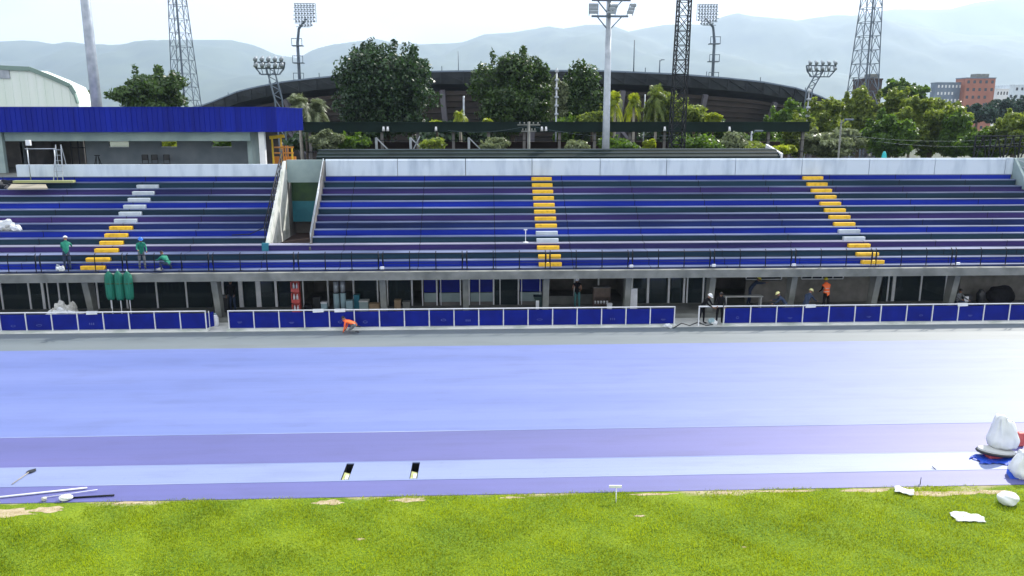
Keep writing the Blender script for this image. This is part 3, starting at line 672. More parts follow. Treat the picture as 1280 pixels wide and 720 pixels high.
# pale paper on the inner wall
for p in (34, 48):
    s = MB(); xx = X(p, 58, 9); s.box(xx - .2, xx + .2, 60.33, 60.39, 9.3, 9.8); s.build('poster', M['wmetal'], pav)
# yellow and orange steel frame beside the pavilion
yf = thing('steel_scaffold', 'yellow and orange steel frame standing behind the end column of the pavilion', 'frame', (X(350, 57, 8), 57, 7.3))
s = MB(); xa, xb = X(338, 57, 8.5), X(366, 57, 8.5)
for p, top in ((341, 172), (352, 168), (365, 184)):
    x = X(p, 57, 8.5); s.obox((x, 57, 7.3), (x, 57, Z(top, 57, 350)), .1, .1)
s.obox((xa, 57, Z(172, 57, 350)), (X(356, 57, 9), 57, Z(170, 57, 350)), .12, .22); s.build('upright_frame', M['yframe'], yf)
s = MB()
for z_ in (Z(184, 57, 350), Z(191, 57, 350)): s.obox((X(343, 56.8, 8.5), 56.8, z_), (X(367, 56.8, 8.5), 56.8, z_), .1, .1)
for p in (354, 357, 360): x = X(p, 56.8, 8.5); s.obox((x, 56.8, 7.3), (x, 56.8, Z(182, 57, 350)), .07, .07)
s.build('orange_rail', M['oframe'], yf)
s = MB(); s.box(xa, xb + .1, 57.4, 57.5, 7.0, Z(196, 57, 350)); s.build('kick_board', M['oframe'], yf)
# stacked chairs and trestles on the terrace
def trestle(px, label, tall=.95, wd=.5):
    x = X(px, 55.6, 8); o = thing('folding_stand', label, 'stand', (x, 55.6, 7.3))
    for sx in (-1, 1):
        s = MB(); s.obox((x + sx * wd / 2, 55.4, 7.3), (x + sx * wd * .12, 55.6, 7.3 + tall), .035, .035); s.obox((x + sx * wd / 2, 55.8, 7.3), (x + sx * wd * .12, 55.6, 7.3 + tall), .035, .035); s.build('leg', M['dmetal'], o)
    s = MB(); s.box(x - wd * .3, x + wd * .3, 55.52, 55.68, 7.3 + tall, 7.3 + tall + .05); s.box(x - wd * .3, x + wd * .3, 55.45, 55.5, 7.3 + tall * .4, 7.3 + tall * .4 + .04); s.build('crossbar', M['dmetal'], o)
trestle(122, 'black folding trestle by the dark doorway of the pavilion', 1.0, .5)
def chair(px, label, z=7.3, Y=55.5, rz=.2):
    x = X(px, Y, 8); o = thing('metal_chair', label, 'chair', (x, Y, z), 'black chairs against the pavilion wall')
    for sx in (-.2, .2):
        for sy in (-.2, .2):
            s = MB(); s.tube([(x + sx, Y + sy, z), (x + sx, Y + sy, z + (.45 if sy < 0 else 1.05))], .022, 6); s.build('leg', M['dmetal'], o)
    s = MB(); s.bbox(x - .22, x + .22, Y - .22, Y + .22, z + .44, z + .48, .012); s.build('seat', M['blackp'], o)
    s = MB(); s.bbox(x - .2, x + .2, Y + .2, Y + .23, z + .7, z + 1.08, .012); s.build('backrest', M['blackp'], o)
    return o
chair(180, 'black metal chair between the first two high windows of the pavilion'); chair(192, 'black metal chair beside its twin under the pavilion windows'); chair(207, 'black metal chair right under the greenish pavilion window')
# ladders at the end of the terrace
def ladder(px, Y, label, h=2.2):
    x = X(px, Y, 8); o = thing('stepladder', label, 'ladder', (x, Y, 7.3)); zb = NOS[1][1] if Y < 49 else 7.3
    for sx in (-1, 1):
        s = MB(); s.obox((x + sx * .28, Y - .5, zb), (x + sx * .15, Y, zb + h), .04, .05); s.build('rail', M['gmetal'], o)
        s = MB(); s.obox((x + sx * .28, Y + .3, zb + .2), (x + sx * .15, Y, zb + h), .03, .03); s.build('rear_leg', M['gmetal'], o)
    for k in range(1, 7):
        t_ = k / 7; s = MB(); s.box(x - .28 + .13 * t_, x + .28 - .13 * t_, Y - .5 + .5 * t_ - .04, Y - .5 + .5 * t_ + .04, zb + h * t_, zb + h * t_ + .03); s.build('rung', M['gmetal'], o)
ladder(76, 48.98, 'metal stepladder set on the top tier before the dark pavilion doorway', 2.2)
o = thing('scaffold_pole', 'two thin upright poles joined by a bar, standing on the top tiers below the pavilion', 'pole', (X(36, 48.6, 7.3), 48.6, 7.1))
for p in (36.5,): s = MB(); x = X(p, 48.6, 8); s.tube([(x, 48.6, 7.06), (x, 48.6, Z(185, 48.6, 36))], .035, 6); s.build('pole', M['gmetal'], o)
s = MB(); x = X(70, 48.6, 8); s.tube([(x, 48.6, 7.06), (x, 48.6, Z(186, 48.6, 70))], .03, 6); s.build('pole', M['gmetal'], o)
s = MB(); s.tube([(X(34, 48.6, 8), 48.6, Z(186, 48.6, 36)), (X(72, 48.6, 8), 48.6, Z(186, 48.6, 70))], .03, 6); s.build('crossbar', M['gmetal'], o)
s = MB(); x = X(36.5, 48.6, 9); s.bbox(x - .13, x + .13, 48.5, 48.7, Z(182, 48.6, 36), Z(175, 48.6, 36), .03); s.build('lamp_head', M['wmetal'], o)
# boards and rubble on the upper tiers
def heap(name, label, cat, px, py, Y, w_, h_, d_, m, seed, n=9, z=None, group=None, sc=1):
    """a heap of crumpled sheets / sacks: one displaced lump per piece"""
    r = random.Random(seed); P = at(px, py, Y=Y); zb = P.z if z is None else z
    o = thing(name, label, cat, (P.x, Y, zb), group)
    for k in range(n):
        bm = bmesh.new(); bmesh.ops.create_icosphere(bm, subdivisions=3, radius=1)
        sx, sy, sz = w_ * r.uniform(.2, .38) * sc, d_ * r.uniform(.25, .45) * sc, h_ * r.uniform(.18, .38) * sc
        t_ = r.uniform(-1, 1); cx = P.x + t_ * w_ * .36; cyy = Y + r.uniform(-.3, .3) * d_; cz = zb + sz * .7 + (1 - abs(t_)) * h_ * r.uniform(0, .55)
        ph = [r.uniform(0, 6) for _ in range(6)]
        for v in bm.verts:
            c = v.co; q = 1 + .16 * math.sin(5 * c.x + ph[0] + 2 * c.z) + .14 * math.sin(7 * c.y + ph[1]) * math.sin(6 * c.z + ph[2]) + r.uniform(-.11, .11)
            co = Vector((c.x * sx * q, c.y * sy * q, c.z * sz * q)); co.rotate(Quaternion((0, 1, 0), ph[3] * .12 - .35)); v.co = co + Vector((cx, cyy, cz))
            if v.co.z < zb: v.co.z = zb
        bm.verts.index_update(); s = MB(); s.add([v.co[:] for v in bm.verts], [[v.index for v in f.verts] for f in bm.faces]); bm.free()
        s.build('piece', m if not isinstance(m, list) else r.choice(m), o)
    return o
Yk = lambda k: NOS[k][0] + .25
heap('debris_heap', 'pale crumpled sacking lying on the tiers at the outer edge of the stand', 'debris', 8, 289, Yk(8) , 1.5, .8, .4, [M['grime'], M['sack']], 3, 7, NOS[8][1])
heap('debris_heap', 'dark and grey rubble piled at the outer end of the top tiers', 'debris', 6, 240, Yk(2), 1.9, .8, .45, [M['grime'], M['dmetal'], M['concd'], M['dmetal']], 8, 22, NOS[2][1], sc=.55)
s = MB(); a, b2 = at(19, 233, Y=48.3), at(94, 233, Y=48.3); s.bbox(a.x, b2.x, 48.1, 48.45, 7.063, 7.2, .01); tag(s.build('long_board', M['ply']), 'long yellowish board lying on the top tier below the ladder', 'board')
s = MB(); a, b2 = at(12, 245, Y=47.4), at(62, 245, Y=47.4); s.add([(a.x, 47.3, NOS[2][1] + .1), (b2.x, 47.3, NOS[2][1] + .12), (b2.x - .3, 47.7, NOS[2][1] + .3), (a.x, 47.75, NOS[2][1] + .32), (a.x, 47.3, NOS[2][1] + .02), (b2.x, 47.3, NOS[2][1] + .04), (b2.x - .3, 47.7, NOS[2][1] + .2), (a.x, 47.75, NOS[2][1] + .22)],
    [(0, 1, 2, 3), (7, 6, 5, 4), (0, 4, 5, 1), (1, 5, 6, 2), (2, 6, 7, 3), (3, 7, 4, 0)]); tag(s.build('loose_board', M['wood']), 'shorter grey board tilted on the tier beneath the yellowish board', 'board')
# white T stand on the upper tiers
P = at(657, 302, Y=44.0); o = thing('marker_stand', 'thin white upright on a small foot standing on the wide tier', 'stand', (P.x, 44.05, NOS[10][1]))
s = MB(); s.tube([(P.x, 44.05, NOS[10][1] + .02), (P.x, 44.05, NOS[10][1] + .75)], .022, 8); s.build('pole', M['wmetal'], o)
s = MB(); s.lathe((P.x, 44.05, NOS[10][1]), [(.17, 0), (.17, .03), (.05, .06)], 12); s.build('foot', M['wmetal'], o)
s = MB(); s.bbox(P.x - .1, P.x + .1, 44.03, 44.07, NOS[10][1] + .7, NOS[10][1] + .76, .008); s.build('head', M['wmetal'], o)
# ------------------------------------------------------------------ poles, towers
def light_pole(px_t, px_b, r0, r1, Y, ztop, label, group=None):
    o = thing('light_pole', label, 'light pole', (X(px_b, Y, 10), Y, 0), group)
    xb = X(px_b, Y, 10.8); s = MB(); s.tube([(xb, Y, 0), (xb, Y, ztop)], [r0, r1], 16); s.build('pole', M['gmetal'], o)
    s = MB(); s.lathe((xb, Y, 0), [(r0 * 1.8, 0), (r0 * 1.8, .08), (r0 * 1.2, .1)], 12); s.build('base_flange', M['gmetal'], o)
    return o, xb
light_pole(112, 122.5, .46, .3, 65, 30, 'thick tapering grey pole rising behind the blue pavilion roof')
o, xb = light_pole(760, 758, .36, .2, 62, Z(-6, 62, 760), 'tall grey floodlight pole with two lamp crossbars above the stand')
def crossarm(o, xb, Y, z, w0, w1, lamps):
    s = MB(); s.obox((xb - w0, Y - .3, z), (xb + w1, Y - .3, z), .14, .14)
    for sg in (-1, 1): s.obox((xb, Y, z - 1.0), (xb + sg * .9, Y - .3, z - .05), .07, .07)
    s.build('crossarm', M['tmetal'], o)
    for (dx, h, wd, tilt) in lamps:
        s = MB()
        for r_ in range(3):
            zc = z + .15 + h * (r_ + .5) / 3; s.bbox(xb + dx - wd / 2 + tilt * r_, xb + dx + wd / 2 + tilt * r_, Y - .55, Y - .3, zc - h / 6 * .85, zc + h / 6 * .85, .03)
        lp = s.build('floodlight', M['lens'], o)
        s = MB(); s.obox((xb + dx - wd / 2, Y - .28, z + .05), (xb + dx - wd / 2 + tilt * 2, Y - .28, z + .15 + h), .05, .05); s.obox((xb + dx + wd / 2, Y - .28, z + .05), (xb + dx + wd / 2 + tilt * 2, Y - .28, z + .15 + h), .05, .05); s.build('bracket', M['tmetal'], lp)
crossarm(o, xb, 62, Z(21, 62, 760), 1.35, 1.4, [(-1.2, .75, .66, 0), (.1, .7, .6, .1), (1.5, .75, .42, .12)])
crossarm(o, xb, 62, Z(1, 62, 760), 1.35, 1.55, [(-1.1, .75, .66, 0), (0, .75, .66, 0), (1.2, .75, .66, 0)])
def lattice(name, label, cat, pxb, Y, wb, wt, z0, z1, bays, m, bar=.09, leg=.16, ladder_=True, group=None, kstyle=False, dx=0):
    xc = X(pxb, Y, 12); o = thing(name, label, cat, (xc, Y, z0), group)
    def cor(t_, i, j): wd = (wb + (wt - wb) * t_) / 2; return Vector((xc + i * wd + dx * t_, Y + j * wd, z0 + (z1 - z0) * t_))
    cs = ((-1, -1), (1, -1), (1, 1), (-1, 1))
    for i, j in cs: s = MB(); s.obox(cor(0, i, j), cor(1, i, j), leg, leg); s.build('leg', m, o)
    s = MB()
    for k in range(bays):
        t0, t1 = k / bays, (k + 1) / bays
        for q in range(4):
            a, b2 = cs[q], cs[(q + 1) % 4]
            s.obox(cor(t1, *a), cor(t1, *b2), bar, bar)
            if kstyle:
                s.obox(cor(t0, *a), cor(t1, *b2), bar, bar); s.obox(cor(t0, *b2), cor(t1, *a), bar, bar)
            else:
                mid = (cor(t1, *a) + cor(t1, *b2)) / 2
                s.obox(cor(t0, *a), mid, bar, bar); s.obox(cor(t0, *b2), mid, bar, bar)
    s.build('bracing', m, o)
    if ladder_: s = MB(); s.obox((xc, Y - wb / 4, z0), (xc + dx, Y - wt / 4, z1), .3, .2); s.build('cable_ladder', m, o)
    return o
lattice('lattice_tower', 'slender steel lattice tower rising behind the blue pavilion roof', 'tower', 235, 150, 4.9, 1.5, 0, 42, 18, M['tmetal'], .07, .12, dx=-.3)
lattice('lattice_tower', 'slender steel lattice tower rising out of the pale green trees', 'tower', 1075, 165, 5.6, 2.1, 0, 46, 17, M['tmetal'], .09, .15, dx=.4)
lattice('lattice_mast', 'dark close-braced lattice mast beside the tall floodlight pole', 'mast', 846, 64, 1.2, .85, 0, 24, 22, M['dmetal'], .05, .085, False, kstyle=True, dx=.3)
def stadium_flood(pxc, Y, sgn, label, top=5, bot=34):
    xc = X(pxc, Y, 20); o = thing('floodlight_tower', label, 'floodlight tower', (xc, Y, 0), 'bent floodlight towers over the stadium')
    zt = Z(bot + 2, Y, pxc); zh = Z(19, Y, pxc)
    s = MB(); s.tube([(xc, Y, 0), (xc, Y, zt - 4), (xc + sgn * .6, Y, zt), (xc + sgn * 3, Y, zh - 1)], [.55, .45, .4, .35], 8); s.build('mast', M['tmetal'], o)
    s = MB()
    for zz_ in np.linspace(12, zt - 5, 5): s.box(xc - 1.6, xc + 1.6, Y - 1.2, Y + 1.2, zz_, zz_ + .25); s.obox((xc - 1.5, Y - 1.1, zz_), (xc - 1.5, Y - 1.1, zz_ + 2.2), .16, .16); s.obox((xc + 1.5, Y - 1.1, zz_), (xc + 1.5, Y - 1.1, zz_ + 2.2), .16, .16); s.box(xc - 1.6, xc + 1.6, Y - 1.2, Y - 1.1, zz_ + 2, zz_ + 2.2)
    s.build('platform', M['tmetal'], o)
    xa = xc + sgn * 3; zc0, zc1 = Z(bot, Y, pxc), Z(top, Y, pxc); s = MB()
    wd = 6.1
    for r_ in range(7):
        zz_ = zc0 + (zc1 - zc0) * r_ / 6; off = sgn * (.9 - r_ * .12) * -1; hw = wd * (.33 + .17 * min(1, r_ / 2)); s.obox((xa + off - hw, Y - 1, zz_), (xa + off + hw, Y - 1, zz_), .18, .18)
    for c_ in range(8):
        x_ = xa - wd / 2 + wd * c_ / 7; s.obox((x_, Y - 1, zc0 + (1.3 if c_ in (0, 1, 6, 7) else 0)), (x_, Y - 1, zc1), .14, .14)
    fr = s.build('lamp_frame', M['tmetal'], o)
    for r_ in range(6):
        for c_ in range(7):
            if r_ == 0 and c_ in (0, 6): continue
            zz_ = zc0 + (zc1 - zc0) * (r_ + .5) / 6; x_ = xa - wd / 2 + wd * (c_ + .5) / 7
            s = MB(); s.tube([(x_, Y - 1.6, zz_ - .1), (x_, Y - 1.0, zz_)], [.33, .2], 8); s.build('lamp', M['lens'], fr)
    return o
stadium_flood(375, 250, 1, 'bent floodlight tower beyond the stadium roof, nearer the pavilion')
stadium_flood(890, 250, -1, 'bent floodlight tower beyond the stadium roof, near the dark lattice mast', 6, 32)
def truss_flood(pxh, pxb, yb, Y, label, x0, x1, y0, y1):
    o = thing('truss_floodlight', label, 'floodlight', (X(pxb, Y, 10), Y, 0), 'short truss floodlights beside the stadium')
    zt, zb = Z(y0, Y, pxh), Z(y1, Y, pxh); xa, xb = X(x0, Y, zt), X(x1, Y, zt); xm = (xa + xb) / 2; w2 = (xb - xa) / 2
    s = MB()
    for z_, f in ((zt, 1), ((zt + zb) / 2, .92), (zb, .6)): s.obox((xm - w2 * f, Y, z_), (xm + w2 * f, Y, z_), .2, .2)
    for sg in (-1, 1): s.obox((xm + sg * w2, Y, zt), (xm + sg * w2 * .92, Y, (zt + zb) / 2), .2, .2); s.obox((xm + sg * w2 * .92, Y, (zt + zb) / 2), (xm + sg * w2 * .6, Y, zb), .2, .2)
    for i in range(6): a = xm - w2 + 2 * w2 * i / 6; s.obox((a, Y, zt), (a * .7 + xm * .3, Y, zb), .1, .1)
    s.build('lamp_frame', M['tmetal'], o)
    for r_, zz_ in ((0, zt), (1, (zt + zb) / 2)):
        for i in range(5):
            x_ = xm - w2 * .85 + 1.7 * w2 * i / 4; s = MB(); s.tube([(x_, Y - .8, zz_ + .3), (x_, Y, zz_ + .8)], [.34, .18], 8); s.build('lamp', M['lens'], o)
    P = at(pxb, yb, Y=Y); b0 = Vector((xm, Y, zb + .6 * (zt - zb))); b1 = Vector((P.x, Y, P.z)); b2 = b1 + (b1 - b0) * ((b1.z) / max(.1, b0.z - b1.z))
    b2.x = b1.x + (b1.x - b0.x) * .6; b2.z = 0
    s = MB(); seg = [b0, b1, b2]; off = .55
    for sg in (-1, 1):
        for q in range(2): s.obox(seg[q] + Vector((sg * off, 0, 0)), seg[q + 1] + Vector((sg * off, 0, 0)), .2, .2)
    for q in range(2):
        n_ = 7
        for k in range(n_):
            A = seg[q].lerp(seg[q + 1], k / n_); B = seg[q].lerp(seg[q + 1], (k + 1) / n_); sg = 1 if k % 2 else -1
            s.obox(A + Vector((sg * off, 0, 0)), B - Vector((sg * off, 0, 0)), .13, .13)
    s.build('lattice_column', M['tmetal'], o)
truss_flood(337, 348, 124, 125, 'short truss floodlight with two rows of lamps above the pavilion roof end', 318, 356, 78, 93)
truss_flood(1027, 1012, 112, 150, 'short truss floodlight leaning over the falling end of the stadium roof', 1008, 1045, 82, 96)
def thin_pole(px, y0, Y, label, m='gmetal', r=.1, name='pole', kind='plain', zb=0):
    x = X(px, Y, 10); zt = Z(y0, Y, px); o = thing(name, label, 'pole', (x, Y, zb)); s = MB(); s.tube([(x, Y, zb), (x, Y, zt)], [r, r * .7], 8); s.build('shaft', M[m], o)
    if kind == 'cross':
        for dz, w_ in ((-.25, .9), (-.75, .6)):
            s = MB(); s.obox((x - w_, Y, zt + dz), (x + w_, Y, zt + dz), .1, .1)
            for d_ in (-.8, -.4, .4, .8): s.tube([(x + w_ * d_, Y, zt + dz), (x + w_ * d_, Y, zt + dz + .22)], .05, 6)
            s.build('crossarm', M['conc'], o)
    if kind == 'lamp':
        s = MB(); s.tube([(x, Y, zt - .3), (x + .3, Y - .3, zt)], .05, 6); s.bbox(x + .1, x + .8, Y - .5, Y - .2, zt - .05, zt + .1, .04); s.build('lamp_head', M['tmetal'], o)
    if kind == 'bits':
        for k in range(6): s = MB(); s.bbox(x - .17, x + .2, Y - .2, Y + .1, zt - .4 - k * .8, zt - .2 - k * .8, .04); s.build('loudspeaker', M['gmetal'], o)
    return o
thin_pole(695, 85, 78, 'pale thin pole hung with small boxes in front of the narrow upright tree', 'gmetal', .1, kind='bits')
thin_pole(661, 152, 64, 'concrete power pole with short crossarms behind the white wall', 'conc', .15, name='power_pole', kind='cross')
thin_pole(1051, 150, 64, 'pale street lamp pole against the green trees', 'conc', .1, name='street_lamp', kind='lamp')
thin_pole(790, 50, 160, 'thin antenna standing on the stadium roof', 'tmetal', .14, name='antenna', kind='plain', zb=17)
thin_pole(822, 75, 158, 'short thin post on the stadium roof beside the antenna', 'tmetal', .16, name='antenna', kind='lamp', zb=17)
thin_pole(574, 64, 165, 'faint thin mast over the stadium roof between two large dark trees', 'tmetal', .1, name='antenna', kind='plain', zb=17)
thin_pole(1008, 110, 80, 'pale twisted lattice pole between the canopy end and the pale green trees', 'gmetal', .08, kind='bits')
thin_pole(940, 164, 66, 'short grey post under the long dark canopy near its far end', 'gmetal', .1, kind='lamp')
thin_pole(805, 118, 84, 'slim pale post among the yellow-green shrubs', 'gmetal', .09)
thin_pole(580, 120, 84, 'slim pale post beside the rounded dark tree behind the canopy', 'gmetal', .14)
# ------------------------------------------------------------------ long dark canopy and things between it and the stand
def canopy():
    Y0 = 70; zt, zb = Z(153, Y0, 700), Z(165, Y0, 700); xa, xb = X(380, Y0, 10), X(1012, Y0, 10)
    o = thing('canopy', 'long dark green flat canopy on posts behind the white wall', 'canopy', ((xa + xb) / 2, Y0, 0))
    s = MB(); s.box(xa, xb, Y0, Y0 + 7, zb, zt)
    s.box(xa - .05, xb + .05, Y0 - .06, Y0 + .1, zt - .08, zt + .05); s.build('roof', M['canopy'], o)
    for i in range(15):
        x = xa + .4 + (xb - xa - .8) * i / 14; s = MB(); s.box(x - .12, x + .12, Y0 + .3, Y0 + .55, 0, zb); s.build('post', M['concd'], o)
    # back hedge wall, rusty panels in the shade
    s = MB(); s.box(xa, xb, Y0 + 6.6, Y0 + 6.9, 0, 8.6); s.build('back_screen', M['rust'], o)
    s = MB(); s.box(xa, xb, Y0 + .25, Y0 + .33, 7.9, 7.97); s.box(xa, xb, Y0 + .25, Y0 + .33, 8.9, 8.95); s.build('railing', M['dmetal'], o)
canopy()
for i, (px, py, lab) in enumerate(((482, 161, 'pair of small white lamps under the canopy behind the first dark tree'), (545, 161, 'single small lamp under the canopy by the yellow shrub'), (680, 161, 'pair of small white lamps under the canopy beside the power pole'), (831, 161, 'small white lamp under the canopy beside the dark mast'), (912, 161, 'small white lamp under the canopy near the bright yellow bush'))):
    P = at(px, py, Y=69.8); o = thing('spot_lamp', lab, 'lamp', (P.x, 69.8, P.z), 'small lamps under the canopy edge')
    for d_ in ((-.18, .18) if i in (0, 2) else (0,)):
        s = MB(); s.tube([(P.x + d_, 69.8, P.z - .2), (P.x + d_, 69.85, P.z + .18)], [.13, .08], 10); s.build('shade', M['wmetal'], o)
    s = MB(); s.obox((P.x - .3, 69.88, P.z + .22), (P.x + .3, 69.88, P.z + .22), .05, .05); s.build('bracket', M['dmetal'], o)
# lattice struts under the canopy
for px, lab in ((470, 'slanting steel strut under the canopy by its first bays'), (586, 'slanting steel strut under the canopy behind the concrete ledge'), (513, 'crossed pale branches propped under the canopy')):
    s = MB(); P = at(px, 172, Y=68); Q = at(px + 18, 190, Y=68); s.obox(P, Q, .09, .09); s.obox(P + Vector((0, .1, 0)), (P.x, 68.1, 7.0), .2, .1)
    if px == 513: s.obox(at(525, 170, Y=68), at(514, 192, Y=68), .09, .09)
    tag(s.build('steel_strut', M['gmetal']), lab, 'strut')
# low dark metal roof just behind the wall
Y0 = 56; xa, xb = X(395, Y0, 8.5), X(976, Y0, 8.5); z0, z1 = Z(198, Y0, 600) - .8, Z(188, Y0, 600)
o = thing('bleacher_roof', 'low dark ribbed metal roof running just behind the white wall', 'roof', ((xa + xb) / 2, Y0, 0))
s = MB(); s.prism([(Y0, z0), (Y0, z0 + .9), (Y0 + .9, z1), (Y0 + 3, z1), (Y0 + 3, z0)], 'x', xa, xb); s.build('sheet', M['canopy'], o)
for k in range(3):
    t_ = k / 2; y = Y0 + .9 * t_; z = z0 + .92 + (z1 - z0 - .9) * t_; s = MB(); s.box(xa, xb, y - .04, y + .01, z, z + .03); s.build('rib', M['tmetal'], o)
s = MB(); s.prism([(Y0 - .05, z0 + .8), (Y0 - .05, z0 + 1.1), (Y0 + 3.1, z1 + .3), (Y0 + 3.1, z1)], 'x', xb, xb + .15); s.build('end_flashing', M['wmetal'], o)
for i in range(8):
    x = xa + (xb - xa) * (i + .5) / 8; s = MB(); s.box(x - .1, x + .1, Y0 + 1, Y0 + 1.2, 0, z0); s.build('post', M['concd'], o)
# steel truss at the far end
Y0 = 60; xa, xb = X(1218, Y0, 8.5), X(1330, Y0, 8.5); o = thing('steel_truss', 'grey steel truss frame standing beyond the far end of the white wall', 'truss', ((xa + xb) / 2, Y0, 0))
s = MB(); zt, zm, zb = Z(170, Y0, 1250), Z(183, Y0, 1250), 6.9
for z_ in (zt, zm, zb): s.obox((xa, Y0, z_), (xb, Y0, z_), .1, .1)
n_ = 6
for i in range(n_ + 1):
    x = xa + (xb - xa) * i / n_; s.obox((x, Y0, 0), (x, Y0, zt), .1, .1)
    if i < n_:
        xn = xa + (xb - xa) * (i + 1) / n_; xm = (x + xn) / 2; s.obox((x, Y0, zb), (xm, Y0, zt), .07, .07); s.obox((xm, Y0, zt), (xn, Y0, zb), .07, .07)
s.build('frame', M['dmetal'], o)
s = MB(); P = at(1105, 196, Y=51); s.lathe((P.x, 51, 7.3), [(.16, 0), (.17, P.z - 7.4), (.12, P.z - 7.1), (.05, P.z - 6.95)], 10); tag(s.build('cloth_bundle', M['turq']), 'small turquoise bundle poking above the white wall before the tree mass', 'bundle')
# cables
def cable(p, q, sag, label, r=.008):
    pts = []
    for k in range(17):
        t_ = k / 16; v = Vector(p).lerp(Vector(q), t_); v.z -= sag * 4 * t_ * (1 - t_); pts.append(v)
    s = MB(); s.tube(pts, r, 5); tag(s.build('overhead_cable', M['tmetal']), label, 'cable', 'overhead cables behind the stand')
cable(at(661, 157, Y=64), at(560, 163, Y=66), .3, 'overhead cable running from the power pole towards the yellow shrubs')
cable(at(661, 157, Y=64), at(846, 168, Y=64), .5, 'overhead cable running from the power pole to the dark mast')
cable(at(1051, 168, Y=64), at(1330, 166, Y=62), .6, 'upper overhead cable in front of the dark tree mass', .008)
cable(at(1090, 176, Y=64), at(1330, 171, Y=62), .6, 'lower overhead cable in front of the dark tree mass', .008)
# ------------------------------------------------------------------ stadium
def stadium():
    cx, cyy, a, b_ = 14., 300., 121., 152.
    prof = [(200, 142), (255, 131), (300, 113), (350, 103), (400, 97), (450, 92.5), (540, 89.5), (640, 88), (760, 89), (850, 93), (900, 97), (950, 102), (1000, 111), (1035, 124), (1060, 138)]
    o = thing('stadium', 'huge dark oval stadium with a curved rim rising behind the trees', 'stadium', (cx, cyy, 0))
    th = np.radians(np.arange(-96, 97, 2.0)); P = []
    for t_ in th:
        x, y = cx + a * math.sin(t_), cyy - b_ * math.cos(t_)
        px = topx((x, y, 18))[0]; py = np.interp(px, [p for p, _ in prof], [q for _, q in prof]); P.append((x, y, Z(py, y, px), math.sin(t_), -math.cos(t_)))
    def ring(secs, name, m):   # secs: list of (inward offset, z fn)
        vs_ = []; fs_ = []; k = len(secs)
        for (x, y, zt, nx, ny) in P:
            for (d_, zf) in secs: vs_.append((x - nx * d_, y - ny * d_, zf(zt)))
        for i in range(len(P) - 1):
            for j in range(k): j2 = (j + 1) % k; fs_.append((i * k + j, i * k + j2, (i + 1) * k + j2, (i + 1) * k + j))
        fs_.append(tuple(range(k))); fs_.append(tuple((len(P) - 1) * k + j for j in range(k)))
        s = MB(); s.add(vs_, fs_); return s.build(name, m, o)
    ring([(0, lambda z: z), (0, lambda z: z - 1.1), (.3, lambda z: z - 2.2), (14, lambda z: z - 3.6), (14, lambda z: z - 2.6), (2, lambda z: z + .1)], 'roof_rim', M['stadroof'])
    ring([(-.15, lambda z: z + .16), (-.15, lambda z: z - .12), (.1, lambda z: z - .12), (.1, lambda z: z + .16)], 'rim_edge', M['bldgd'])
    secs = []; nb = 9
    for k in range(nb):
        f0 = k / nb; d0 = 1.5 + 7 * f0; secs += [(d0, lambda z, f=f0: (z - 3.4) * (1 - f) + 6 * f), (d0 + .1, lambda z, f=f0: (z - 3.4) * (1 - f - .075) + 6 * (f + .075)), (d0 + .75, lambda z, f=f0: (z - 3.4) * (1 - f - .08) + 6 * (f + .08))]
    secs += [(9, lambda z: 0), (13, lambda z: 0), (13, lambda z: z - 3.4)]
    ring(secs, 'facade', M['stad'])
    for i in range(3, len(P) - 3, 4):
        x, y, zt, nx, ny = P[i]
        s = MB(); s.obox((x - nx * 1, y - ny * 1, zt - 3.3), (x - nx * 6.5, y - ny * 6.5, 0), .9, .7)
        if i % 8 == 3: s.obox((x - nx * 1.5, y - ny * 1.5, zt * .45), (x - nx * 1.5 + ny * -5, y - ny * 1.5 + nx * 5, 3), .5, .5)
        s.build('raking_column', M['stadcol'], o)
    s = MB()
    for i in range(2, len(P) - 3):
        x, y, zt, nx, ny = P[i]; x2, y2, z2_, nx2, ny2 = P[i + 1]
        s.obox((x + nx * .12, y + ny * .12, zt - .2), (x2 + nx2 * .12, y2 + ny2 * .12, z2_ - 1.9), .18, .18)
        s.obox((x + nx * .12, y + ny * .12, zt - .1), (x + nx * .12, y + ny * .12, zt - 2.1), .2, .2)
    s.build('rim_bracing', M['stadroof'], o)
    for t_ in range(4, len(P) - 4, 3):
        x, y, zt, nx, ny = P[t_]; s = MB(); s.obox((x - nx, y - ny, zt - .05), (x - nx, y - ny, zt + 1.0), .12, .12); s.build('rim_post', M['tmetal'], o)
stadium()
# ------------------------------------------------------------------ buildings
def tower_block(name, label, cat, px0, px1, py, Y, depth, mw, rows, cols, pent=None, roof=None, group=None, seed=0, wm=None):
    x0, x1 = X(px0, Y, 15), X(px1, Y, 15); zt = Z(py, Y, px0); r = random.Random(seed)
    o = thing(name, label, cat, ((x0 + x1) / 2, Y, 0), group)
    s = MB(); s.box(x0, x1, Y, Y + depth, 0, zt); s.build('wall', mw, o)
    s = MB(); s.box(x0 - .2, x1 + .2, Y - .2, Y + depth + .2, zt, zt + .5); s.build('roof_edge', roof or mw, o)
    if pent: a, b2, c = pent; s = MB(); s.box(X(a, Y, 15), X(b2, Y, 15), Y + 2, Y + depth - 2, zt + .5, Z(c, Y, px0)); s.build('penthouse', M['conc'], o)
    fh = zt / rows
    for i in range(rows):
        for j in range(cols):
            if r.random() < .12: continue
            cx = x0 + (x1 - x0) * (j + .5) / cols; ww = (x1 - x0) / cols * .42; s = MB(); s.box(cx - ww / 2, cx + ww / 2, Y - .06, Y + .05, fh * (i + .35), fh * (i + .75)); s.build('window', wm or M['dwin'], o)
    return o
tower_block('apartment_block', 'red brick apartment block with a grey roof house far behind the trees', 'building', 1203, 1240, 98, 420, 9, M['brick'], 8, 5, (1218, 1234, 92), M['bldgd'], seed=2)
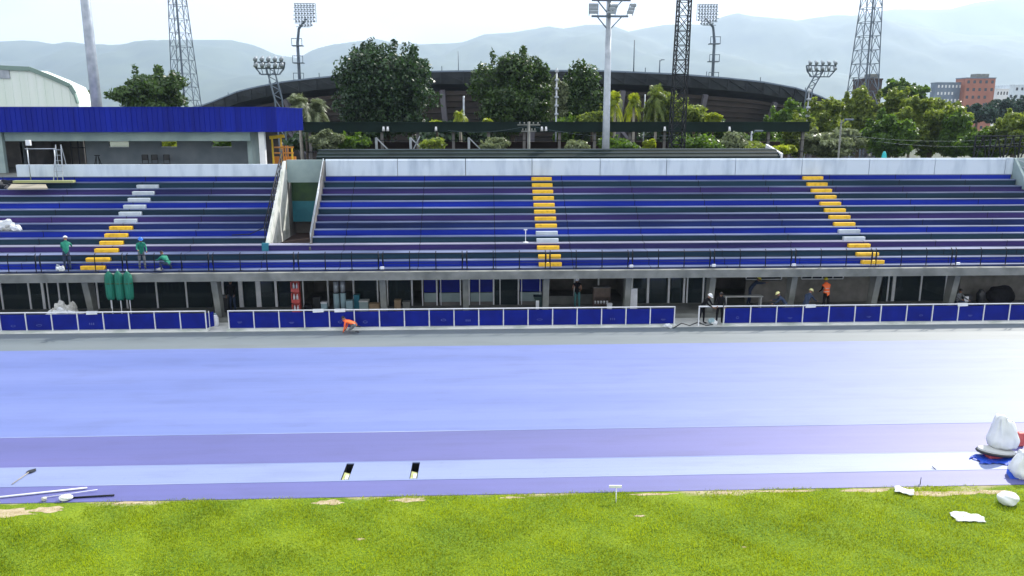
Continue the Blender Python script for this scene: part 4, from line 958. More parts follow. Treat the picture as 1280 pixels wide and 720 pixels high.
tower_block('apartment_block', 'slate grey apartment block with many windows beside the red brick block', 'building', 1168, 1199, 104, 424, 6, M['bldgd'], 8, 7, seed=4, wm=M['wmetal'])
tower_block('apartment_block', 'white far building with dark roofline just past the red brick block', 'building', 1243, 1258, 112, 460, 20, M['wmetal'], 6, 4, seed=5)
tower_block('apartment_block', 'broad white far building close to the picture edge past the brick block', 'building', 1258, 1284, 107, 470, 25, M['white'], 7, 4, seed=6)
tower_block('apartment_block', 'dark brown block showing above the pale green trees by the lattice tower', 'building', 1078, 1100, 100, 260, 8, M['rust'], 7, 4, (1088, 1100, 92), seed=7)
# white hangar
Y0 = 80; o = thing('hangar', 'pale sheet metal hangar with a sloping gable roof behind the pavilion', 'hangar', (X(40, Y0, 10), Y0 + 1, 0))
def hp(px, py): P = at(px, py, Y=Y0); return (P.x, P.z)
pts = [hp(-120, 110), hp(-60, 92), hp(-5, 85), hp(38, 87), hp(66, 98), hp(88, 108), hp(94, 118), hp(98, 130)]; xr = hp(100, 134)[0]
s = MB(); s.prism([(pts[0][0], 0)] + pts + [(xr, 8), (xr, 0)][:2], 'y', Y0, Y0 + 3); s.build('wall', M['hangar'], o)
s = MB()
for a, b2 in zip(pts[:-1], pts[1:]): s.obox((a[0], Y0 - .1, a[1] + .06), (b2[0], Y0 - .1, b2[1] + .06), .16, .4)
s.build('roof_edge', M['hangroof'], o)
s = MB()
for p in range(-100, 100, 10):
    xx = X(p, Y0, 11); s.box(xx - .03, xx + .03, Y0 - .04, Y0, 0, np.interp(xx, [q[0] for q in pts], [q[1] for q in pts]) - .1)
s.build('seam', M['hangar'], o)
s = MB(); P = at(4, 90, Y=Y0); s.box(P.x - 1, P.x + .6, Y0 - .1, Y0 - .01, P.z - .6, P.z + .2); s.build('vent', M['gmetal'], o)
# ------------------------------------------------------------------ trees
LM = {
 'deep': leafmat('leaf_deep', (.014, .04, .012), (.06, .11, .028), .25, (.11, .22, .02)),
 'dark': leafmat('leaf_dark', (.008, .028, .012), (.045, .09, .035), .18, (.07, .17, .025)),
 'mid': leafmat('leaf_mid', (.025, .07, .01), (.08, .15, .02), .36, (.2, .36, .02)),
 'light': leafmat('leaf_light', (.05, .1, .018), (.17, .22, .04), .42, (.38, .48, .05)),
 'yellow': leafmat('leaf_yellow', (.09, .16, .01), (.28, .34, .02), .45, (.5, .58, .03)),
 'pale': leafmat('leaf_pale', (.09, .12, .06), (.22, .26, .14), .3, (.3, .36, .15)),
 'blueish': leafmat('leaf_bluish', (.015, .04, .03), (.04, .075, .06), .2, (.05, .12, .05)),
}
def leaves(lobes, n, size, rs, core=.12):
    L = np.array(lobes); vol = L[:, 3] * L[:, 4] * L[:, 5]; pr = vol ** .72; pr /= pr.sum()
    idx = rs.choice(len(L), n, p=pr); l = L[idx]
    d = rs.normal(size=(n, 3)); d /= np.linalg.norm(d, axis=1)[:, None]
    # cluster leaves in twigs
    rad = np.where(rs.uniform(size=n) < core, rs.uniform(.2, .7, n), rs.uniform(.72, 1.06, n))
    wob = 1 + .16 * np.sin(d[:, 0] * 7 + idx) * np.sin(d[:, 1] * 6 + idx * 2) + .12 * np.sin(d[:, 2] * 9 + idx)
    keep = (np.sin(d[:, 0] * 9 + idx * 3.1) * np.sin(d[:, 1] * 8 + idx * 1.3) * np.sin(d[:, 2] * 8 + idx * .7)) > -.22
    c = l[:, :3] + d * l[:, 3:] * (rad * wob)[:, None]
    nrm = d * .8 + rs.normal(size=(n, 3)) * .8; nrm[:, 2] += .3; nrm /= np.linalg.norm(nrm, axis=1)[:, None]
    t1 = np.cross(nrm, rs.normal(size=(n, 3))); t1 /= np.linalg.norm(t1, axis=1)[:, None]; t2 = np.cross(nrm, t1)
    sz = (size * rs.uniform(.55, 1.3, n))[:, None]
    q = np.stack([c + t1 * sz, c + t2 * sz * .5 + nrm * sz * .12, c - t1 * sz, c - t2 * sz * .5 + nrm * sz * .12], 1)
    return q[keep].reshape(-1, 3)
def crown_lobes(cx, cyy, cz, rx, ry, rz, n, rs, shape='round', f=.42):
    out_ = [(cx, cyy, cz - .1 * rz, rx * .62, ry * .62, rz * .68)]
    for k in range(n):
        while True:
            d = rs.uniform(-1, 1, 3)
            if .35 < np.linalg.norm(d) < 1: break
        if shape == 'cone':
            h = rs.uniform(-1, 1); w_ = (1 - (h + 1) / 2) * .85 + .1; a = rs.uniform(0, 6.28); d = np.array([math.cos(a) * w_, math.sin(a) * w_, h])
        q = rs.uniform(.6, 1.1) * f * (.6 if shape == 'cone' else 1)
        dd = d * (1 - q * .75)
        out_.append((cx + dd[0] * rx, cyy + dd[1] * ry, cz + dd[2] * rz, rx * q, ry * q, rz * q * .85))
    return out_
def tree(name, label, px, ytop, ybot, wpx, Y, lm, seed, n=9000, leaf=.3, lobes=16, shape='round', trunk=True, group=None, bark='bark', f=.42, cat='tree', sprout=0, zbase=0):
    rs = np.random.default_rng(seed); zt, zb = Z(ytop, Y, px), Z(ybot, Y, px); x = X(px, Y, (zt + zb) / 2)
    rx = wpx / 990 * Y / 2; rz = (zt - zb) / 2; cz = (zt + zb) / 2; ry = rx * .9
    o = thing(name, label, cat, (x, Y, zbase), group); off = np.array([x, Y, zbase])
    lb = crown_lobes(x, Y, cz, rx, ry, rz, lobes, rs, shape, f)
    for k in range(sprout):    # shoots standing out of the crown top
        a = rs.uniform(-1, 1); h = math.sqrt(max(0, 1 - a * a)); lb.append((x + a * rx * .9, Y + rs.uniform(-.3, .3) * ry, cz + h * rz * .95, rx * .07, rx * .07, rz * rs.uniform(.12, .22)))
    q = leaves(lb, n, leaf, rs) - off
    npmesh('crown', q, 4, LM[lm], o)
    if trunk:
        s = MB(); tr = max(.12, rx * .07); s.tube([(x, Y, zbase), (x + .1 * tr, Y, zb * .6 + zbase * .4), (x, Y, zb + rz * .5), (x, Y, cz + rz * .3)], [tr * 1.3, tr, tr * .8, tr * .3], 8)
        for l in lb[1:8]: s.tube([(x, Y, zb + rz * .25), ((x + l[0]) / 2, (Y + l[1]) / 2, (zb + rz * .3 + l[2]) / 2), (l[0], l[1], l[2])], [tr * .6, tr * .4, tr * .12], 6)
        s.build('trunk', M[bark], o)
    return o
tree('broadleaf_tree', 'largest dark green rounded tree in front of the stadium, nearest the pavilion', 482, 53, 182, 136, 88, 'dark', 11, 48000, .22, 50, sprout=12, f=.34)
tree('broadleaf_tree', 'dark green rounded tree in front of the stadium centre, beside the narrow upright tree', 640, 62, 178, 106, 88, 'deep', 12, 40000, .21, 46, sprout=9, f=.34)
tree('upright_tree', 'narrow upright dark green tree between the rounded dark tree and the floodlight pole', 728, 80, 186, 62, 86, 'deep', 13, 26000, .21, 40, f=.36, sprout=10)
tree('pale_tree', 'thin pale-leaved tree squeezed between the rounded dark tree and the narrow upright one', 698, 92, 158, 26, 84, 'pale', 14, 2600, .25, 8)
tree('leafy_tree', 'open-crowned green tree showing above the blue roof beside the thick grey pole', 188, 84, 150, 94, 92, 'deep', 15, 17000, .23, 30, f=.3, sprout=8)
tree('bright_tree', 'small bright green tree between the hangar and the thick grey pole', 108, 108, 150, 26, 88, 'light', 16, 1800, .3, 6)
tree('pale_shrub', 'loose pale shrub filling in below the spiky palms by the blue roof', 382, 132, 168, 50, 74, 'pale', 17, 2600, .3, 10, f=.36, cat='shrub')
tree('pale_shrub', 'pale shrub with bare twigs under the start of the long canopy', 408, 160, 192, 42, 66, 'pale', 18, 2600, .22, 9, cat='shrub')
tree('bright_shrub', 'small yellow-green shrub tip above the canopy beside the largest dark tree', 546, 149, 158, 20, 78, 'yellow', 20, 600, .18, 4, cat='shrub')
tree('bright_shrub', 'flat yellow-green bush under the canopy below the largest dark tree', 543, 171, 190, 40, 64, 'light', 21, 1100, .15, 16, cat='shrub')
tree('bright_shrub', 'small yellow-green plant above the canopy at the foot of the central dark tree', 610, 147, 158, 20, 78, 'yellow', 22, 500, .18, 4, cat='shrub')
tree('bushy_tree', 'bushy yellow-green tree in front of the dark lattice mast', 828, 106, 158, 48, 84, 'light', 25, 5500, .26, 12, cat='tree')
tree('bushy_tree', 'lower green bush hanging over the canopy past the dark lattice mast', 868, 130, 158, 50, 80, 'light', 26, 3600, .24, 10)
tree('bright_shrub', 'brightest yellow bush over the canopy beside a pale stadium column', 892, 140, 156, 26, 78, 'yellow', 27, 1300, .2, 6, cat='shrub')
tree('bushy_tree', 'green shrub over the canopy at the foot of the narrow upright tree', 740, 138, 156, 38, 78, 'light', 28, 2200, .22, 8)
def palm(name, label, px, ytop, ybot, wpx, Y, lm, seed, n=34, group=None):
    r = random.Random(seed); zt, zb = Z(ytop, Y, px), Z(ybot, Y, px); x = X(px, Y, (zt + zb) / 2); o = thing(name, label, 'palm', (x, Y, 0), group)
    H = zt - (zt - zb) * .42; Rr = wpx / 990 * Y / 2; V = []
    for k in range(n):
        a = r.uniform(0, 6.283); el = r.uniform(.1, 1.45); L = Rr * r.uniform(.8, 1.15) / max(.5, math.cos(el) ** .5 + .1); d = Vector((math.cos(a), math.sin(a), 0)); sd = Vector((-d.y, d.x, 0))
        pts = []
        for q in range(9):
            t_ = q / 8; pts.append(Vector((x, Y, H)) + d * L * math.cos(el) * t_ + Vector((0, 0, (zt - H) * 1.25 * math.sin(el) * t_ * 1.6 - 1.7 * (zt - H) * t_ * t_ * (.5 + .5 * math.cos(el)))))
        for q in range(8):
            A, B = pts[q], pts[q + 1]
            for m_ in range(2):
                c = A.lerp(B, m_ / 2); ll = L * .28 * math.sin(math.pi * (.12 + .8 * (q + m_ / 2) / 8))
                for sg in (-1, 1):
                    tip = c + sd * sg * ll + (B - A) * .9 + Vector((0, 0, -ll * r.uniform(.15, .6))); V += [c, c + (B - A) * .45, tip]
    npmesh('crown', np.array([tuple(v - Vector((x, Y, 0))) for v in V]), 3, LM[lm], o)
    s = MB(); s.tube([(x, Y, 0), (x + .08, Y, H * .6), (x, Y, H)], [.2, .16, .12], 8); s.build('trunk', M['barkl'], o); return o
palm('small_palm', 'bright yellow-green palm just beside the tall floodlight pole', 768, 113, 158, 30, 82, 'yellow', 23, 46)
palm('small_palm', 'bright yellow-green palm between the floodlight pole and the slim pale post', 792, 116, 160, 28, 82, 'yellow', 24, 44)
palm('small_palm', 'tall leaning palm top rising over the bushes by the dark lattice mast', 820, 104, 160, 36, 83, 'light', 25, 46)
palm('small_palm', 'yellow-green palm tuft above the canopy between the two large dark trees', 575, 136, 160, 24, 78, 'yellow', 19, 40)
palm('small_palm', 'spiky pale palm rising behind the end of the blue roof', 374, 116, 168, 46, 72, 'pale', 17, 50)
palm('small_palm', 'spiky pale palm above the canopy start beside the largest dark tree', 398, 122, 172, 40, 73, 'pale', 18, 50)
for i, (px, yt, yb, w_, lm_, lab) in enumerate([
    (724, 172, 196, 40, 'pale', 'pale low shrub under the canopy beside the floodlight pole'), (788, 176, 196, 44, 'mid', 'low green bush under the canopy past the floodlight pole'),
    (812, 174, 188, 16, 'yellow', 'small yellow flowering bush under the canopy near the dark mast'), (880, 162, 196, 60, 'mid', 'leafy green bush under the canopy beyond the dark mast'),
    (920, 160, 192, 44, 'pale', 'pale green climbing shrub under the canopy behind the short grey post'), (938, 175, 192, 56, 'light', 'arching light green shrub at the foot of the short grey post'),
    (976, 180, 194, 40, 'yellow', 'low yellowish plants at the far end of the low dark roof')]):
    tree('low_shrub', lab, px, yt, yb, w_, 65, lm_, 40 + i, 2200, .17, 9, cat='shrub', trunk=True)
RT = [(985, 125, 195, 60, 90, 'mid', 'hazy mid green tree where the canopy ends'), (1030, 122, 190, 60, 95, 'light', 'light green tree below the falling end of the stadium roof'),
      (1075, 108, 190, 70, 100, 'light', 'light green tree beneath the steel lattice tower'), (1125, 112, 190, 70, 98, 'light', 'bright leafy tree in the middle of the tree mass'),
      (1120, 99, 125, 34, 150, 'mid', 'far tree top standing above the tree mass'), (1143, 105, 130, 36, 150, 'mid', 'second far tree top just past the brown block'),
      (1165, 120, 200, 92, 88, 'light', 'large dark-sided tree nearest the slate apartment block'), (1110, 140, 205, 60, 82, 'mid', 'shadowy green tree low in the tree mass'),
      (1195, 140, 205, 40, 84, 'mid', 'narrow dark green tree at the outer side of the tree mass'),
      (1040, 160, 200, 84, 74, 'pale', 'pale yellowish bush in front of the tree mass beside the street lamp'), (1230, 160, 200, 60, 80, 'mid', 'dark green bush behind the steel truss'),
      (1268, 137, 200, 60, 78, 'light', 'yellow-green tree above the steel truss'), (1222, 128, 156, 40, 180, 'blueish', 'hazy dark tree in front of the red brick block'),
      (1250, 122, 156, 40, 190, 'blueish', 'hazy palm-topped tree in front of the white far buildings'), (1275, 121, 150, 30, 200, 'blueish', 'hazy tree at the picture edge before the broad white building'),
      (1000, 140, 200, 40, 80, 'light', 'light green bush touching the end of the long canopy')]
for i, (px, yt, yb, w_, Y_, lm_, lab) in enumerate(RT):
    tree('broadleaf_tree', lab, px, yt, yb, w_ * 1.12, Y_, lm_, 70 + i, int(2500 + (yb - yt) * w_ * 3.6), .24 if Y_ < 120 else .42, 30, group='trees at the far end of the stand', f=.3, sprout=4)
for i, (px, yt, yb, w_, Y_, lm_, lab) in enumerate([(706, 140, 190, 34, 80, 'mid', 'green bush between the pale thin pole and the floodlight pole'), (752, 132, 190, 30, 81, 'light', 'sunlit bush touching the floodlight pole above the canopy'),
    (846, 118, 190, 44, 84, 'light', 'leafy tree just behind the dark lattice mast'), (905, 150, 192, 46, 79, 'mid', 'green bush behind the canopy below a pale stadium column'), (955, 158, 192, 60, 79, 'mid', 'wide green bush behind the far end of the canopy'),
    (440, 166, 192, 44, 67, 'mid', 'dim green shrub under the canopy next to the pale twiggy shrub'), (620, 172, 190, 40, 67, 'pale', 'dim greyish shrub under the canopy before the power pole'), (765, 170, 192, 40, 66, 'mid', 'green shrub under the canopy just past the floodlight pole'), (852, 168, 192, 36, 67, 'mid', 'green shrub under the canopy at the foot of the dark mast')]):
    tree('leafy_bush', lab, px, yt, yb, w_, Y_, lm_, 150 + i, int(900 + (yb - yt) * w_ * 1.6), .19, 18, cat='bush', f=.34, sprout=4)
for i, (px, lab) in enumerate([(420, 'dark background tree behind the start of the canopy'), (560, 'dark background tree behind the gap between the two large dark trees'), (860, 'dark low background tree behind the canopy beyond the mast')]):
    tree('broadleaf_tree', lab, px, 150, 196, 120, 84, 'dark', 120 + i, 9000, .34, 16)
tree('leafy_tree', 'sunlit shrub seen through the pavilion doorway', 98, 183, 205, 20, 66, 'yellow', 131, 900, .2, 6, cat='shrub', zbase=0)
tree('leafy_tree', 'sunlit treetop seen through the second high pavilion window', 213, 168, 200, 34, 70, 'yellow', 132, 2000, .24, 8, cat='tree')
tree('leafy_tree', 'dark treetop seen through the last high pavilion window', 280, 168, 200, 40, 72, 'mid', 133, 2000, .24, 8, cat='tree')
# ------------------------------------------------------------------ people
def person(label, x, y, z, heading, pose, shirt, trousers, boots='blackp', helmet=None, vest=None, hair=True, scale=1.0, long_sleeve=True, brim=True):
    """one continuous skinned body, posed by joint angles in the sagittal plane (degrees, forward positive)"""
    P = dict(torso=5, head=5, th=(3, -4), sh=(0, -8), ua=(8, 10), fa=(25, 25), spread=(.03, .03)); P.update(pose)
    J = {}; pel = Vector((0, 0, 0)); J['pelvis'] = pel
    def dirv(a, lat=0): a = R(a); return Vector((lat, math.sin(a), -math.cos(a))).normalized()
    def upv(a): a = R(a); return Vector((0, math.sin(a), math.cos(a)))
    t = P['torso']; J['spine'] = pel + upv(t) * .2; J['chest'] = pel + upv(t + 4) * .4; J['neck'] = J['chest'] + upv(t + 6) * .17
    h = P['head'] + t * .5; J['head1'] = J['neck'] + upv(h) * .1; J['head2'] = J['head1'] + upv(h) * .11
    verts = ['pelvis', 'spine', 'chest', 'neck', 'head1', 'head2']; edges = [('pelvis', 'spine'), ('spine', 'chest'), ('chest', 'neck'), ('neck', 'head1'), ('head1', 'head2')]
    rad = dict(pelvis=(.15, .115), spine=(.135, .105), chest=(.165, .115), neck=(.055, .06), head1=(.078, .092), head2=(.068, .082))
    for i, sg in enumerate((-1, 1)):
        S = 'LR'[i]; sp = P['spread'][i] if isinstance(P['spread'], tuple) else P['spread']
        J['hip' + S] = pel + Vector((sg * .095, 0, -.05)); J['knee' + S] = J['hip' + S] + dirv(P['th'][i], sg * sp * 2) * .43
        J['ank' + S] = J['knee' + S] + dirv(P['sh'][i], sg * sp) * .42
        ft = dirv(P['sh'][i] + P.get('foot', (90, 90))[i]); J['toe' + S] = J['ank' + S] + ft * .19 + Vector((0, 0, -.03 if P.get('foot', (90, 90))[i] == 90 else 0))
        if P.get('foot', (90, 90))[i] == 90: J['toe' + S].z = J['ank' + S].z - .05
        J['sho' + S] = J['chest'] + upv(t) * .07 + Vector((sg * .19, 0, 0)); J['elb' + S] = J['sho' + S] + dirv(P['ua'][i], sg * .18) * .28
        J['wri' + S] = J['elb' + S] + dirv(P['ua'][i] + P['fa'][i], -sg * .1) * .25; J['hand' + S] = J['wri' + S] + dirv(P['ua'][i] + P['fa'][i] + 8, -sg * .05) * .09
        ch = ['hip', 'knee', 'ank', 'toe']; prev = 'pelvis'
        for c in ch: verts.append(c + S); edges.append((prev, c + S)); prev = c + S
        prev = 'chest'
        for c in ['sho', 'elb', 'wri', 'hand']: verts.append(c + S); edges.append((prev, c + S)); prev = c + S
        rad['hip' + S] = (.1, .1); rad['knee' + S] = (.065, .068); rad['ank' + S] = (.045, .05); rad['toe' + S] = (.042, .035)
        rad['sho' + S] = (.065, .065); rad['elb' + S] = (.046, .046); rad['wri' + S] = (.032, .03); rad['hand' + S] = (.038, .024)
    me = bpy.data.meshes.new('sk'); ix = {v: i for i, v in enumerate(verts)}
    me.from_pydata([J[v] for v in verts], [(ix[a], ix[b]) for a, b in edges], [])
    ob = bpy.data.objects.new('sk', me); C.objects.link(ob)
    md = ob.modifiers.new('Skin', 'SKIN'); sv_ = me.skin_vertices[0].data
    for v in verts: sv_[ix[v]].radius = rad[v]; sv_[ix[v]].use_root = (v == 'pelvis')
    sb = ob.modifiers.new('Sub', 'SUBSURF'); sb.levels = 2; sb.render_levels = 2
    dg = bpy.context.evaluated_depsgraph_get(); dg.update(); m2 = bpy.data.meshes.new_from_object(ob.evaluated_get(dg)); bpy.data.objects.remove(ob)
    V = [v.co.copy() for v in m2.vertices]; Fs = [list(p.vertices) for p in m2.polygons]
    seg = {'torso': [('pelvis', 'spine'), ('spine', 'chest'), ('chest', 'neck'), ('chest', 'shoL'), ('chest', 'shoR')], 'head': [('neck', 'head1'), ('head1', 'head2')],
           'leg': [('pelvis', 'hipL'), ('pelvis', 'hipR'), ('hipL', 'kneeL'), ('hipR', 'kneeR'), ('kneeL', 'ankL'), ('kneeR', 'ankR')], 'foot': [('ankL', 'toeL'), ('ankR', 'toeR')],
           'arm': [('shoL', 'elbL'), ('shoR', 'elbR'), ('elbL', 'wriL'), ('elbR', 'wriR')], 'hand': [('wriL', 'handL'), ('wriR', 'handR')]}
    def dist(p, a, b):
        ab = b - a; k = max(0, min(1, (p - a).dot(ab) / max(1e-9, ab.length_squared))); return (p - a - ab * k).length
    body = MB(); mi = {'torso': 0, 'arm': 0 if long_sleeve else 2, 'leg': 1, 'foot': 3, 'head': 2, 'hand': 2}; regs = []
    for f in Fs:
        c = sum((V[i] for i in f), Vector()) / len(f); best = min(((dist(c, J[a], J[b]) / (1.25 if r_ == 'torso' else 1), r_) for r_, L_ in seg.items() for a, b in L_))[1]
        regs.append(best)
    rz = Matrix.Rotation(heading, 3, 'Z')
    zmin = min(min(v.z for v in V), 9)
    def W(p): return rz @ (Vector(p) * scale) + Vector((x, y, z - zmin * scale))
    body.v = [tuple(W(v)) for v in V]; body.f = Fs; body.m = [mi[r_] for r_ in regs]; body.sm = [True] * len(Fs)
    # fingers, rooted in the palms
    for S, sg in (('L', -1), ('R', 1)):
        hd = (J['hand' + S] - J['wri' + S]).normalized(); sd = Vector((1, 0, 0)); base = J['hand' + S]; dn = hd.cross(sd) * sg
        for k in range(4):
            o_ = base + sd * (-.027 + .018 * k); L_ = (.055, .066, .07, .058)[k]; body.tube([W(o_), W(o_ + hd * L_ * .7 + dn * .006), W(o_ + hd * L_ + Vector((0, 0, -.02)))], [.0095 * scale, .0085 * scale, .006 * scale], 5, 2)
        th = J['wri' + S].lerp(J['hand' + S], .45); body.tube([W(th), W(th + sd * -sg * .04 + hd * .03), W(th + sd * -sg * .045 + hd * .06)], [.012 * scale, .0105 * scale, .008 * scale], 5, 2)
    # face: nose, ears, eyes
    fw = upv(h + 90); hc = J['head1'].lerp(J['head2'], .55); up_ = upv(h)
    body.tube([W(hc + fw * .07 + up_ * .01), W(hc + fw * .112 - up_ * .02)], [.009 * scale, .015 * scale], 6, 2)
    for sg in (-1, 1):
        e = hc + Vector((sg * .078, 0, 0)); body.tube([W(e - fw * .01), W(e + Vector((sg * .016, 0, 0)) - fw * .014)], [.03 * scale, .026 * scale], 8, 2)
        e = hc + fw * .084 + Vector((sg * .03, 0, 0)) + up_ * .015; body.tube([W(e), W(e + fw * .006)], [.011 * scale, .008 * scale], 6, 4)
    e = hc + fw * .082 - up_ * .05; body.tube([W(e - Vector((.022, 0, 0))), W(e + Vector((.022, 0, 0)))], .006 * scale, 5, 4)
    root = thing('person', label, 'person', (x, y, z))
    bo = body.build('body', [M[shirt], M[trousers], M['skin'], M[boots], M['hair']], root)
    if vest:
        s = MB(); mp_ = {}; fs_ = []; nrm = {}
        for f, r_ in zip(Fs, regs):
            if r_ != 'torso': continue
            n_ = (V[f[1]] - V[f[0]]).cross(V[f[2]] - V[f[0]]); fs_.append(f)
            for i in f: nrm[i] = nrm.get(i, Vector()) + n_
        for i in nrm: mp_[i] = len(s.v); s.v.append(tuple(W(V[i] + nrm[i].normalized() * .02)))
        for f in fs_: s.f.append([mp_[i] for i in f]); s.m.append(0); s.sm.append(True)
        vo = s.build('vest', M[vest], root, fix=False)
        s = MB(); ax = upv(t)
        for q in (.12, .3):
            c = pel + ax * q; pts = []
            for k in range(17): a = 2 * math.pi * k / 16; pts.append(W(c + Vector((math.cos(a) * .165, 0, 0)) + upv(t + 90) * math.sin(a) * .138))
            s.tube(pts, .016 * scale, 5, cap=False)
        s.build('reflective_band', M['hivis'], root)
    if helmet:
        s = MB(); n_ = 14; c = hc + up_ * .035; rows = []
        for k in range(6):
            a = R(90 * k / 5); rows.append((math.cos(a), math.sin(a)))
        vs_ = [];
        for (ra, hz) in rows:
            for q in range(n_): b_ = 2 * math.pi * q / n_; vs_.append(W(c + Vector((math.cos(b_) * .115 * ra, 0, 0)) + fw * math.sin(b_) * .13 * ra + up_ * hz * .115))
        fs_ = [(k * n_ + q, k * n_ + (q + 1) % n_, (k + 1) * n_ + (q + 1) % n_, (k + 1) * n_ + q) for k in range(5) for q in range(n_)]
        s.add(vs_, fs_, 0, True)
        if brim:
            vs_ = []
            for q in range(n_ * 2):
                b_ = 2 * math.pi * (q % n_) / n_; ex = (.012 if q < n_ else .0); k_ = 1.0 if q < n_ else 1.12; fr = .05 * max(0, math.sin(b_)) if q >= n_ else 0
                vs_.append(W(c + Vector((math.cos(b_) * .115 * k_, 0, 0)) + fw * (math.sin(b_) * .13 * k_ + fr) - up_ * (0 if q < n_ else .012)))
            s.add(vs_, [(q, (q + 1) % n_, n_ + (q + 1) % n_, n_ + q) for q in range(n_)], 0, True)
        s.build('helmet', M[helmet], root, fix=False)
    elif hair:
        s = MB(); n_ = 12; vs_ = []; c = hc + up_ * .015 - fw * .01
        for k in range(6):
            a = R(-12 + 102 * k / 5)
            for q in range(n_): b_ = 2 * math.pi * q / n_; vs_.append(W(c + Vector((math.cos(b_) * .086 * math.cos(a), 0, 0)) + fw * math.sin(b_) * .1 * math.cos(a) + up_ * math.sin(a) * .098))
        s.add(vs_, [(k * n_ + q, k * n_ + (q + 1) % n_, (k + 1) * n_ + (q + 1) % n_, (k + 1) * n_ + q) for k in range(5) for q in range(n_)], 0, True); s.build('hair', M['hair'], root, fix=False)
    return root
BEND = dict(torso=48, head=15, th=(8, -6), sh=(-2, -14), ua=(30, 40), fa=(20, 25))
STAND = dict()
SQUAT = dict(torso=42, head=5, th=(105, 100), sh=(-35, -32), ua=(50, 60), fa=(30, 20), spread=(.2, .2))
KNEEL = dict(torso=68, head=0, th=(25, 60), sh=(-92, -88), foot=(10, 10), ua=(20, 30), fa=(20, 15), spread=(.12, .12))
px_ = lambda p, Y, z=1: X(p, Y, z)
person('worker in green shirt and white cap bending on the lower tiers near the yellow steps', px_(82, 42.2, 3.8), 42.25, NOS[13][1], R(20), dict(torso=22, head=10, ua=(35, 50), fa=(30, 20)), 'greenc', 'navyc', helmet='hwhite', brim=False)
person('worker in green shirt and blue helmet standing beside the yellow steps', px_(176, 42.2, 3.8), 42.25, NOS[13][1], R(-150), dict(torso=14, head=10, ua=(20, 30), fa=(40, 50)), 'greenc', 'greyc', helmet='hblue', scale=.97)
person('worker in green crouching on the ledge above the dark glazing', px_(212, 42.1, 3.2), 41.95, NOS[13][1], R(60), SQUAT, 'greenc', 'navyc', scale=.95)
person('worker in orange shirt kneeling at the kerb of the track', px_(445, 39.9, .3), 39.65, .012, R(75), dict(KNEEL, torso=72, th=(45, 75), ua=(5, 15), fa=(15, 10)), 'orange', 'greyc', scale=1.0, hair=True)
person('worker in black shirt and white helmet holding something before the wooden cabinet', px_(722, 43.3, 1.6), 43.4, .25, R(165), dict(torso=4, head=14, ua=(10, 10), fa=(75, 80)), 'black', 'tealc', helmet='hwhite', long_sleeve=False)
person('worker in black with white helmet bending over in the gap between barriers', px_(878, 40.75, 1), 40.75, .012, R(-130), dict(BEND, torso=30), 'black', 'black', helmet='hwhite')
person('bare-headed person in black standing in the gap beside the bending worker', px_(900, 40.75, 1), 40.75, .012, R(170), dict(torso=12, head=15, ua=(15, 25), fa=(40, 40)), 'black', 'black')
person('navy-clad worker with yellow helmet leaning into the dark open bay', px_(938, 43.9, 1.5), 43.9, .25, R(-100), dict(BEND, torso=35, ua=(80, 90), fa=(10, 10)), 'navyc', 'navyc', helmet='hyel')
person('worker in dark clothes and cream helmet stooping behind the barrier nearest the open bay', px_(982, 41.3, 1), 41.2, .012, R(70), dict(BEND, torso=38, ua=(40, 50)), 'navyc', 'greyc', helmet='hpale', scale=.96)
person('worker in navy and cream helmet stooping next to the orange vest worker', px_(1006, 41.3, 1), 41.2, .012, R(-60), dict(BEND, torso=28), 'navyc', 'navyc', helmet='hpale', scale=1.0)
person('worker in orange reflective vest and yellow helmet seen from behind at the barrier', px_(1036, 42.1, 1.4), 42.35, .25, R(15), dict(torso=6, head=8, ua=(10, 20), fa=(50, 60)), 'black', 'black', helmet='hyel', vest='orange', scale=1.02)
person('dark-haired person in grey crouched behind the barrier before the stained plaster wall', px_(1197, 42.6, 1), 42.7, .25, R(190), dict(SQUAT, torso=20), 'greyc', 'navyc')
person('dark figure standing in shadow inside the doorway behind the narrow gap', px_(287, 43.2, 1.2), 43.6, .25, R(180), dict(ua=(5, 12), fa=(40, 20)), 'black', 'navyc')
# ------------------------------------------------------------------ things in and before the gallery
heap('sack_pile', 'pile of crumpled white sacks behind the barrier near the first column', 'sacks', 80, 392, 41.45, 2.0, 1.9, .8, [M['sack'], M['grime']], 21, 34, .012, sc=.62)
def parasol(px, top, bot, label):
    Y = 41.15; x = X(px, Y, 2.0); zt = Z(top, Y, px); zb = Z(bot, Y, px); o = thing('closed_parasol', label, 'parasol', (x, Y, 0), 'closed green parasols')
    h = zt - zb; s = MB(); n = 16; vs_ = []; prof = [(.15, 0), (.2, .1), (.21, .4), (.21, .7), (.17, .88), (.05, .97), (.03, 1)]
    for r_, t_ in prof:
        for k in range(n): a = 2 * math.pi * k / n; rr = r_ * (1 + .22 * math.cos(a * 6)); vs_.append((x + rr * math.cos(a), Y + rr * math.sin(a) * .7, zb + h * t_))
    s.add(vs_, [(i * n + k, i * n + (k + 1) % n, (i + 1) * n + (k + 1) % n, (i + 1) * n + k) for i in range(len(prof) - 1) for k in range(n)] + [tuple(range(n)), tuple(range((len(prof) - 1) * n, len(prof) * n))], 0, True); s.build('folded_cloth', M['tarpg'], o)
    s = MB(); s.tube([(x, Y, .05), (x, Y, zt + .08)], .025, 8); s.build('pole', M['wmetal'], o)
    s = MB(); s.lathe((x, Y, .012), [(.25, 0), (.25, .06), (.06, .1)], 14); s.build('base', M['conc'], o)
    s = MB(); s.lathe((x, Y, zb + h * .55), [(.225, 0), (.225, .05)], 16, sy=.72); s.build('tie_strap', M['dgreen'], o)
parasol(138, 338.5, 374.5, 'closed green parasol nearest the concrete column'); parasol(149.5, 338, 375, 'closed green parasol standing between the other two'); parasol(161, 338.5, 374.5, 'closed green parasol farthest from the concrete column')
